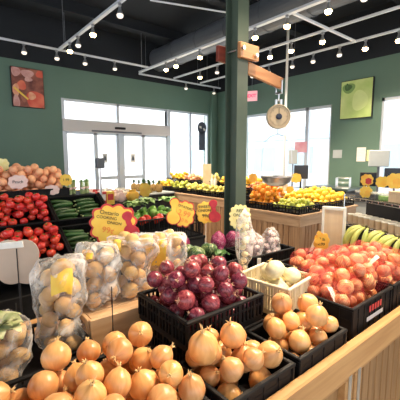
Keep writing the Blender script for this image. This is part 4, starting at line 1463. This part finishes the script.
# raised step behind on the first island
t = thing('riser', 'black riser crate behind the green mangoes under the scale pan', 'crate', (4.07, 3.60, 0))
MB().bbox((-.20, -.22, 0), (.32, .10, 1.02), .004).build('box', 'black', t)
crate(.44, .26, .12, (4.12, 3.53, 1.02), 'black tray of apples on the riser under the scale pan', name='fruit_tray')
APPLE = Kind([lump_proto('red_apple', nmat('apple_skin', (.55, .06, .03), (.75, .35, .10), 5, .3), 2, 1, 1, .92, .05)])
put_heap(APPLE, heap(20, 3.92, 4.32, 3.42, 3.64, 1.05, .034, .038, peak=.1, seed=75), 'red and yellow apple on the riser under the scale pan', 'apple', 'apples on the riser')
# island B: front and raised back rows
ys = [3.80+i*.56 for i in range(5)]
for i, y in enumerate(ys):
    pos = ['nearest the column', 'second from the column', 'third from the column', 'fourth from the column', 'nearest the pineapples'][i]
    kf = [PEAR, PEAR, PEAR, LIME, YELLOW][i]
    nm = ['pale green pear', 'pale green pear', 'pale green pear', 'green mango', 'yellow mango'][i]
    fruit_tray(kf, 4.0, 4.36, y, y+.54, HI, 26, .042, '%ss in the front tray %s' % (nm, pos), 'black front-row fruit tray on the long island, %s' % pos, '%s in the front-row tray %s' % (nm, pos), nm.split()[-1], 80+i, .05)
MB_ = MB().bbox((4.38, 3.80, HI), (4.78, 6.56, HI+.14), .004)
tag(MB_.build('shelf_riser', 'blackm'), 'long black riser carrying the back row of trays on the long island', 'riser')
for i, y in enumerate(ys):
    pos = ['nearest the column', 'second from the column', 'third from the column', 'fourth from the column', 'nearest the pineapples'][i]
    kf = [YELLOW, YELLOW, PEAR, PEACH, YELLOW][i]
    nm = ['yellow mango', 'yellow mango', 'pale green pear', 'peach', 'yellow mango'][i]
    fruit_tray(kf, 4.40, 4.76, y, y+.54, HI+.141, 24, .044, '%ss in the back tray %s' % (nm, pos), 'black back-row fruit tray on the long island, %s' % pos, '%s in the back-row tray %s' % (nm, pos), nm.split()[-1], 90+i, .10)
# pineapples on a small stand by the doors
table('pineapple_stand', 'grey-topped stand of pineapples at the far end of the long island', 3.30, 3.92, 5.55, 6.45, .92, 'greyplastic')


def pineapple():
    prof = [(.3, -1.2), (.75, -1.1), (.98, -.5), (1, .1), (.85, .8), (.5, 1.15), (.25, 1.2)]
    o = MB().lathe(prof, 16, rib=.05, ribn=8, wob=.06).build('pineapple', 'pine_app', smooth=True)
    m = MB(); g = random.Random(3)
    for k in range(18):
        a = k*2.4; e_ = .5+1.0*k/18
        leaf(m, (0, 0, 1.1), (math.cos(a)*math.cos(e_), math.sin(a)*math.cos(e_), math.sin(e_)), 1.6+.4*g.random(), .16, .15, k)
    m.build('crown', 'darkleaf', o, smooth=True)
    return o


PA = Kind([pineapple()])
for i in range(8):
    x, y = 3.40+(i % 2)*.22, 5.68+(i//2)*.21
    PA.put((x, y, .92+.078), (0, 0, i), .066, 'brown spiky pineapple on the grey stand by the entrance doors', 'pineapple', 'pineapples by the doors')
c = PZ(178, 183, 1.14)
t = thing('cardboard_sign', 'tall narrow tan cardboard sign standing among the trays of the long island', 'sign', (4.385, 5.10, HI+.141), R(-60))
MB().bbox((-.09, -.36, .0), (.09, -.35, .42), .003).build('board', 'jar', t) if False else MB().bbox((-.085, -.01, .0), (.085, .01, .44), .003).build('board', 'jar', t)
MB().bbox((-.06, -.03, 0), (.06, .03, .02), .003).build('foot', 'jar', t)
BT = Kind([MB().lathe([(.032, 0), (.034, .01), (.034, .13), (.012, .18), (.012, .21), (.015, .215), (.015, .235)], 14).build('white_bottle', 'white', smooth=True)])
for i, (x, y) in enumerate(((4.375, 4.93), (4.375, 4.84), (3.96, 6.68))[:2]):
    BT.put((x, y, HI+.141), (0, 0, 0), 1, ['white bottle standing beside the tan cardboard sign', 'white bottle standing second from the tan cardboard sign'][i], 'bottle')

# ------------------------------------------------------------------ price cards over the islands
for (px, py, w, h, Y, mm, lab, ft) in ((145, 190, .16, .20, 4.25, 'yellow', 'large yellow card over the vegetable crates', 1.0), (253, 178, .12, .13, 3.29, 'orange', 'orange scalloped card above the oranges', HI),
                                       (296, 178, .17, .15, 3.26, 'yellow', 'yellow flower-shaped card above the yellow mangoes', HI), (290, 190, .12, .12, 3.22, 'orange', 'orange card low between the green and yellow mangoes', HI)):
    plain_card(PY(px, py, Y), w, h, -45, mm, lab, ft, lean=-4)
for (px, py, Y, lab) in ((146, 190, 2.88, None),):
    pass

# ------------------------------------------------------------------ banana shelf, white panel, wire rack
DR = Vector((.435, .90, 0)).normalized()
P0 = Vector((3.43, 1.75, 0)); LR = 2.0
P1 = P0-DR*LR
mid = (P0+P1)/2
rzR = math.atan2(DR.y, DR.x)
t = thing('wire_rack', 'chrome wire rack with two shelves behind the bananas', 'rack', (mid.x, mid.y, 0), rzR)
NS = Vector((DR.y, -DR.x, 0))
dp = .46     # the rack's depth runs away from the viewer, local -y
for (lx, ly) in ((-LR/2, 0), (LR/2, 0), (-LR/2, -dp), (LR/2, -dp)):
    MB().tube([(lx, ly, 0), (lx, ly, 1.22 if ly else 1.22)], .010, 8).build('post', 'chrome', t)
for zz in (.30, .925, 1.20):
    m = MB()
    for ly in (0, -dp):
        m.tube([(-LR/2, ly, zz), (LR/2, ly, zz)], .005, 6); m.tube([(-LR/2, ly, zz-.025), (LR/2, ly, zz-.025)], .004, 6)
    n_ = 50
    for i in range(n_+1):
        x = -LR/2+LR*i/n_
        m.tube([(x, 0, zz), (x, -dp, zz)], .0028, 4, cap=False)
    for i in range(26):
        x = -LR/2+LR*i/25
        m.tube([(x, 0, zz-.025), (x, 0, zz)], .0025, 4, cap=False)
    m.build('wire_shelf', 'chrome', t)
MB().box((-LR/2+.02, -.272, .02), (LR/2-.02, -.26, 1.19)).build('back_panel', 'blackm', t)
MB().box((LR/2-.014, -.26, .02), (LR/2-.005, -.015, .90)).build('end_panel', 'blackm', t)
XR = Matrix.Translation((mid.x, mid.y, 0)) @ Matrix.Rotation(rzR, 4, 'Z')
# kraft cups
def cup_proto():
    o = MB().lathe([(.028, 0), (.034, .078), (.034, .080)], 14).build('kraft_cup', 'jar', smooth=False)
    MB().lathe([(.036, .080), (.037, .086), (.033, .090), (.030, .0905)], 14).build('lid', 'white', o)
    return o


CUP = Kind([cup_proto()])
for r_ in range(2):
    for i in range(24):
        p = XR @ Vector((LR/2-.06-i*.078, -.05-r_*.085, .929))
        CUP.put(p, (0, 0, 0), 1, 'lidded kraft cup in the row on the lower rack shelf', 'cup', 'kraft cups on the lower rack shelf')
# things on the rack's upper shelf
top = 1.204
items = [(.88, 'clamshell_box'), (.72, 'clamshell_box'), (.56, 'clamshell_box'), (.40, 'paper_carton'), (.22, 'paper_carton'), (.05, 'clamshell_box'), (-.14, 'paper_carton')]
cl = film('clamshell_plastic', (.9, .95, .92), .15, .5, 20, .1)
lbs = ['nearest the white panel', 'second from the white panel', 'third from the white panel', 'first tan', 'second tan', 'between the tan cartons', 'at the frame edge']
for i, (lx, k_) in enumerate(items):
    p = XR @ Vector((lx, -.13, top))
    if k_ == 'clamshell_box':
        t = thing('clamshell_box', 'small dark-filled clear box on the upper rack shelf, '+lbs[i], 'box', p, rzR)
        MB().bbox((-.062, -.05, .0), (.062, .05, .045), .008).build('filling', 'frame_d' if i != 2 else 'leaf', t)
        MB().bbox((-.066, -.054, .046), (.066, .054, .062), .006).build('lid', cl, t)
        MB().box((-.03, -.056, .005), (.03, -.0545, .04)).build('box_label', 'white', t)
    else:
        t = thing('paper_carton', 'tan paper carton on the upper rack shelf, '+lbs[i], 'carton', p, rzR)
        MB().bbox((-.075, -.07, 0), (.075, .07, .085), .004).build('box', 'paneltan', t)
        MB().bbox((-.078, -.073, .086), (.078, .073, .098), .003).build('lid', 'jar', t)
for (px, py, Y, w, mm, lab) in ((367, 180, 1.62, .12, 'orange', 'orange round-topped card rising over the rack nearest the white panel'), (382, 182, 1.42, .11, 'yellow', 'yellow and orange card rising over the middle of the rack'),
                                (395, 181, 1.24, .14, 'yellow', 'large yellow flower card rising over the rack at the frame edge'), (366, 192, 1.50, .11, 'yellow', 'yellow card low on the rack edge below the orange one')):
    c = PY(px, py, Y)
    t = plain_card(c, w, w*1.0, -55, mm, lab, top, lean=-3)
    MB().prism([(x*.5+w*.12, z*.55-w*.1) for x, z in cloud(w, w, 6)], -.005, -.0025, Matrix.Translation((0, 0, c.z-top))).build('card_patch', 'redcard' if mm == 'orange' else 'orange', t)
# white framed tan panel at the end of the banana table
c = PX(333, 232, 2.66)
t = thing('standing_board', 'upright white-framed tan panel standing behind the orange price card', 'panel', (2.66, (PX(324, 230, 2.66).y+PX(343, 230, 2.66).y)/2, 0), R(-75))
hw = .095
m = MB(); m.bbox((-hw, -.02, 0), (-hw+.02, .02, 1.19), .003); m.bbox((hw-.02, -.02, 0), (hw, .02, 1.19), .003); m.bbox((-hw+.021, -.02, 1.165), (hw-.021, .02, 1.19), .003)
m.build('white_frame', 'white', t)
MB().box((-hw+.02, -.008, .0), (hw-.02, .008, 1.165)).build('tan_board', 'paneltan', t)

# banana table
BZ = .89
t = thing('banana_table', 'wooden slanted table edge under the green-yellow bananas', 'table', (2.62, .93, 0), rzR)
MB().bbox((-.62, -.02, BZ-.05), (.36, .22, BZ-.012), .004).build('table_top', 'oak', t)
MB().bbox((-.62, .225, BZ-.038), (.36, .245, BZ+.01), .004).build('front_lip', nmat('reddish_board', (.36, .14, .07), (.46, .20, .10), 5, .5), t)
m = MB()
for lx in (-.58, .32): m.bbox((lx-.02, .08, 0), (lx+.02, .12, BZ-.051), .004)
m.build('trestle', 'oak', t)
XBn = Matrix.Translation((2.62, .93, 0)) @ Matrix.Rotation(rzR, 4, 'Z')


def banana_hand(n, seed):
    g = random.Random(seed)
    root = empty('banana_bunch')
    for k in range(n):
        a = (k-(n-1)/2)*.42+g.uniform(-.08, .08)
        mb = MB(); pts = []; rs = []
        for i in range(9):
            s_ = i/8
            th = .15+s_*1.55
            # hangs from the crown, curving down and out toward the viewer
            y = .155*math.sin(th)*.9; z = .155*math.cos(th)*1.0
            pts.append(Vector((math.sin(a)*(y+.02)*.9+a*.03, math.cos(a)*y, z)))
            rs.append([.008, .010, .015, .0185, .0195, .0195, .018, .013, .006][i])
        mb.tube(pts, rs, 8)
        b = mb.build('banana', 'banana', root, smooth=True)
        MB().tube([pts[-1], pts[-1]+(pts[-1]-pts[-2])*.25], .006, 6).build('blossom_tip', 'bananatip', b)
    MB().tube([(-.02, .005, .158), (.02, .005, .158)], .014, 8).build('crown_stub', 'bananatip', root)
    return root


BH = Kind([banana_hand(5, 1), banana_hand(4, 2)])
pos_b = [(.27, .10), (.10, .07), (-.07, .11), (-.24, .07), (-.41, .11), (-.56, .08)]
for i, (lx, ly) in enumerate(pos_b):
    p = XBn @ Vector((lx, ly-.06, BZ-.012+.0))
    ff = ['nearest the white panel', 'second from the white panel', 'third from the white panel', 'fourth from the white panel', 'fifth from the white panel', 'at the frame edge'][i]
    BH.put((p.x, p.y, p.z+.012), (0, 0, rzR+rnd.uniform(-.5, .5)), rnd.uniform(.95, 1.08), 'green-yellow banana bunch on the wooden table, '+ff, 'bananas', None, i % 2)

# ------------------------------------------------------------------ till counter at the right window
t = thing('till_counter', 'black-topped till counter before the big side window', 'counter', (5.6, 2.3, 0))
MB().bbox((-.35, -1.6, .92), (.35, 1.62, .96), .005).build('counter_top', 'blackm', t)
MB().bbox((-.30, -1.55, 0), (.30, 1.58, .919), .005).build('counter_body', 'greyplastic', t)


def monitor(x, y, rz, w, h, z0, label, m='screen'):
    t = thing('till_monitor', label, 'monitor', (x, y, .96), R(rz))
    MB().bbox((-.10, -.08, 0), (.10, .08, .012), .003).build('base', 'blackm', t)
    MB().tube([(0, .02, .012), (0, .02, z0+h/2)], .016, 8).build('neck', 'blackm', t)
    MB().bbox((-w/2, -.03, z0), (w/2, .0, z0+h), .006).build('casing', 'blackm', t)
    MB().box((-w/2+.012, -.0315, z0+.012), (w/2-.012, -.0302, z0+h-.012)).build('screen', m, t)
    return t


p = PX(301, 172, 5.6); monitor(5.6, p.y, -55, .26, .26, p.z-.13-.96, 'dark till monitor just beyond the yellow mango heap')
p = PX(368, 178, 5.5); monitor(5.5, p.y, -60, .24, .22, p.z-.13-.96, 'small dark till monitor below the grey hanging box')
p = PX(395, 178, 5.5); monitor(5.5, p.y, -60, .30, .30, p.z-.15-.96, 'dark till monitor at the frame edge beside the big window')
a = PX(372, 150, 5.9); b = PX(386, 167, 5.9)
t = thing('grey_box', 'pale grey box on a short arm above the small till monitor', 'box', (6.05, (PX(379, 158, 6.05)).y, .0), R(-65))
MB().bbox((-.16, -.05, b.z), (.16, .05, a.z), .012).build('casing', 'greyplastic', t)
MB().tube([(0, 0, 0), (0, 0, b.z)], .02, 8).build('post', 'frame_d', t)
a = PX(289, 150, 5.9); b = PX(298, 164, 5.9)
t = thing('grey_box', 'pale grey box on a post behind the hanging scale pan', 'box', (6.05, PX(293, 157, 6.05).y, .0), R(-55))
z1_ = PX(293, 150, 6.05).z; z0_ = PX(293, 164, 6.05).z
MB().bbox((-.09, -.04, z0_), (.09, .04, z1_), .01).build('casing', 'greyplastic', t)
MB().tube([(0, 0, 0), (0, 0, z0_)], .016, 8).build('post', 'frame_d', t)
a = PX(297, 147, 6.6)
t = thing('window_poster', 'small pink poster on the side window behind the scale', 'poster', (WX-.001, a.y, a.z), R(-90))
MB().box((-.16, -.004, -.12), (.16, 0, .12)).build('sheet', nmat('pink_sheet', (.85, .35, .42), (.9, .5, .55), 9, .6), t)
# wire basket on a dark low counter by the green wall
p = PX(335, 192, 5.4)
t = thing('dark_counter', 'low dark counter against the green wall behind the yellow mangoes', 'counter', (6.42, 3.35, 0))
MB().bbox((-.44, -.35, .99), (.31, .55, 1.03), .004).build('counter_top', nmat('dark_green_top', (.03, .05, .05), (.05, .08, .08), 4, .4), t)
MB().bbox((-.40, -.30, 0), (.30, .50, .989), .004).build('counter_body', 'blackm', t)
m = MB()
for zz in (0.004, .10, .19):
    m.tube([(-.15, -.12, zz), (.15, -.12, zz), (.15, .12, zz), (-.15, .12, zz), (-.15, -.12, zz)], .004, 6)
for i in range(11):
    x = -.15+.03*i
    m.tube([(x, -.12, .0), (x, -.12, .19)], .0025, 4); m.tube([(x, .12, .0), (x, .12, .19)], .0025, 4)
p = PX(343, 190, 6.1)
tag(m.build('wire_basket', 'steel', loc=(6.3, PX(343, 188, 6.3).y, 1.03)), 'small wire basket on the dark counter against the green wall', 'basket').rotation_euler = (0, 0, R(20))
# small price cards and clutter along the far islands
BX = Kind([MB().bbox((-.07, -.05, 0), (.07, .05, .12), .004).build('fruit_box', 'paneltan')])
for i, (x, y) in enumerate(((4.30, 3.02), (4.48, 3.02), (4.66, 3.02))[:0]):
    BX.put((x, y, HI), (0, 0, 0), 1, 'box', 'box')
for k_ in (BX,):
    for o in k_.p:
        o.location = (4.9, 3.62, 1.02); t2 = o
tag(t2, 'small tan box on the pale crate behind the yellow mangoes', 'box')
t = thing('pale_crate', 'pale stacked crate behind the yellow mango heap carrying a tan box', 'crate', (4.95, 3.60, 0))
MB().bbox((-.2, -.18, 0), (.2, .18, 1.018), .006).build('box', 'white', t)
# blue tub between the greyish island and the white panel
t = thing('blue_tub', 'small blue tub on a stool between the greyish island and the framed panel', 'tub', (3.95, 2.02, 0))
m = MB()
for sx in (-.1, .1):
    for sy in (-.1, .1): m.box((sx-.012, sy-.012, 0), (sx+.012, sy+.012, .55))
m.box((-.13, -.13, .55), (.13, .13, .57)); m.build('stool', 'white', t)
MB().lathe([(.07, .571), (.10, .72), (.105, .725), (.095, .725)], 18).build('tub', 'blue', t, smooth=True)
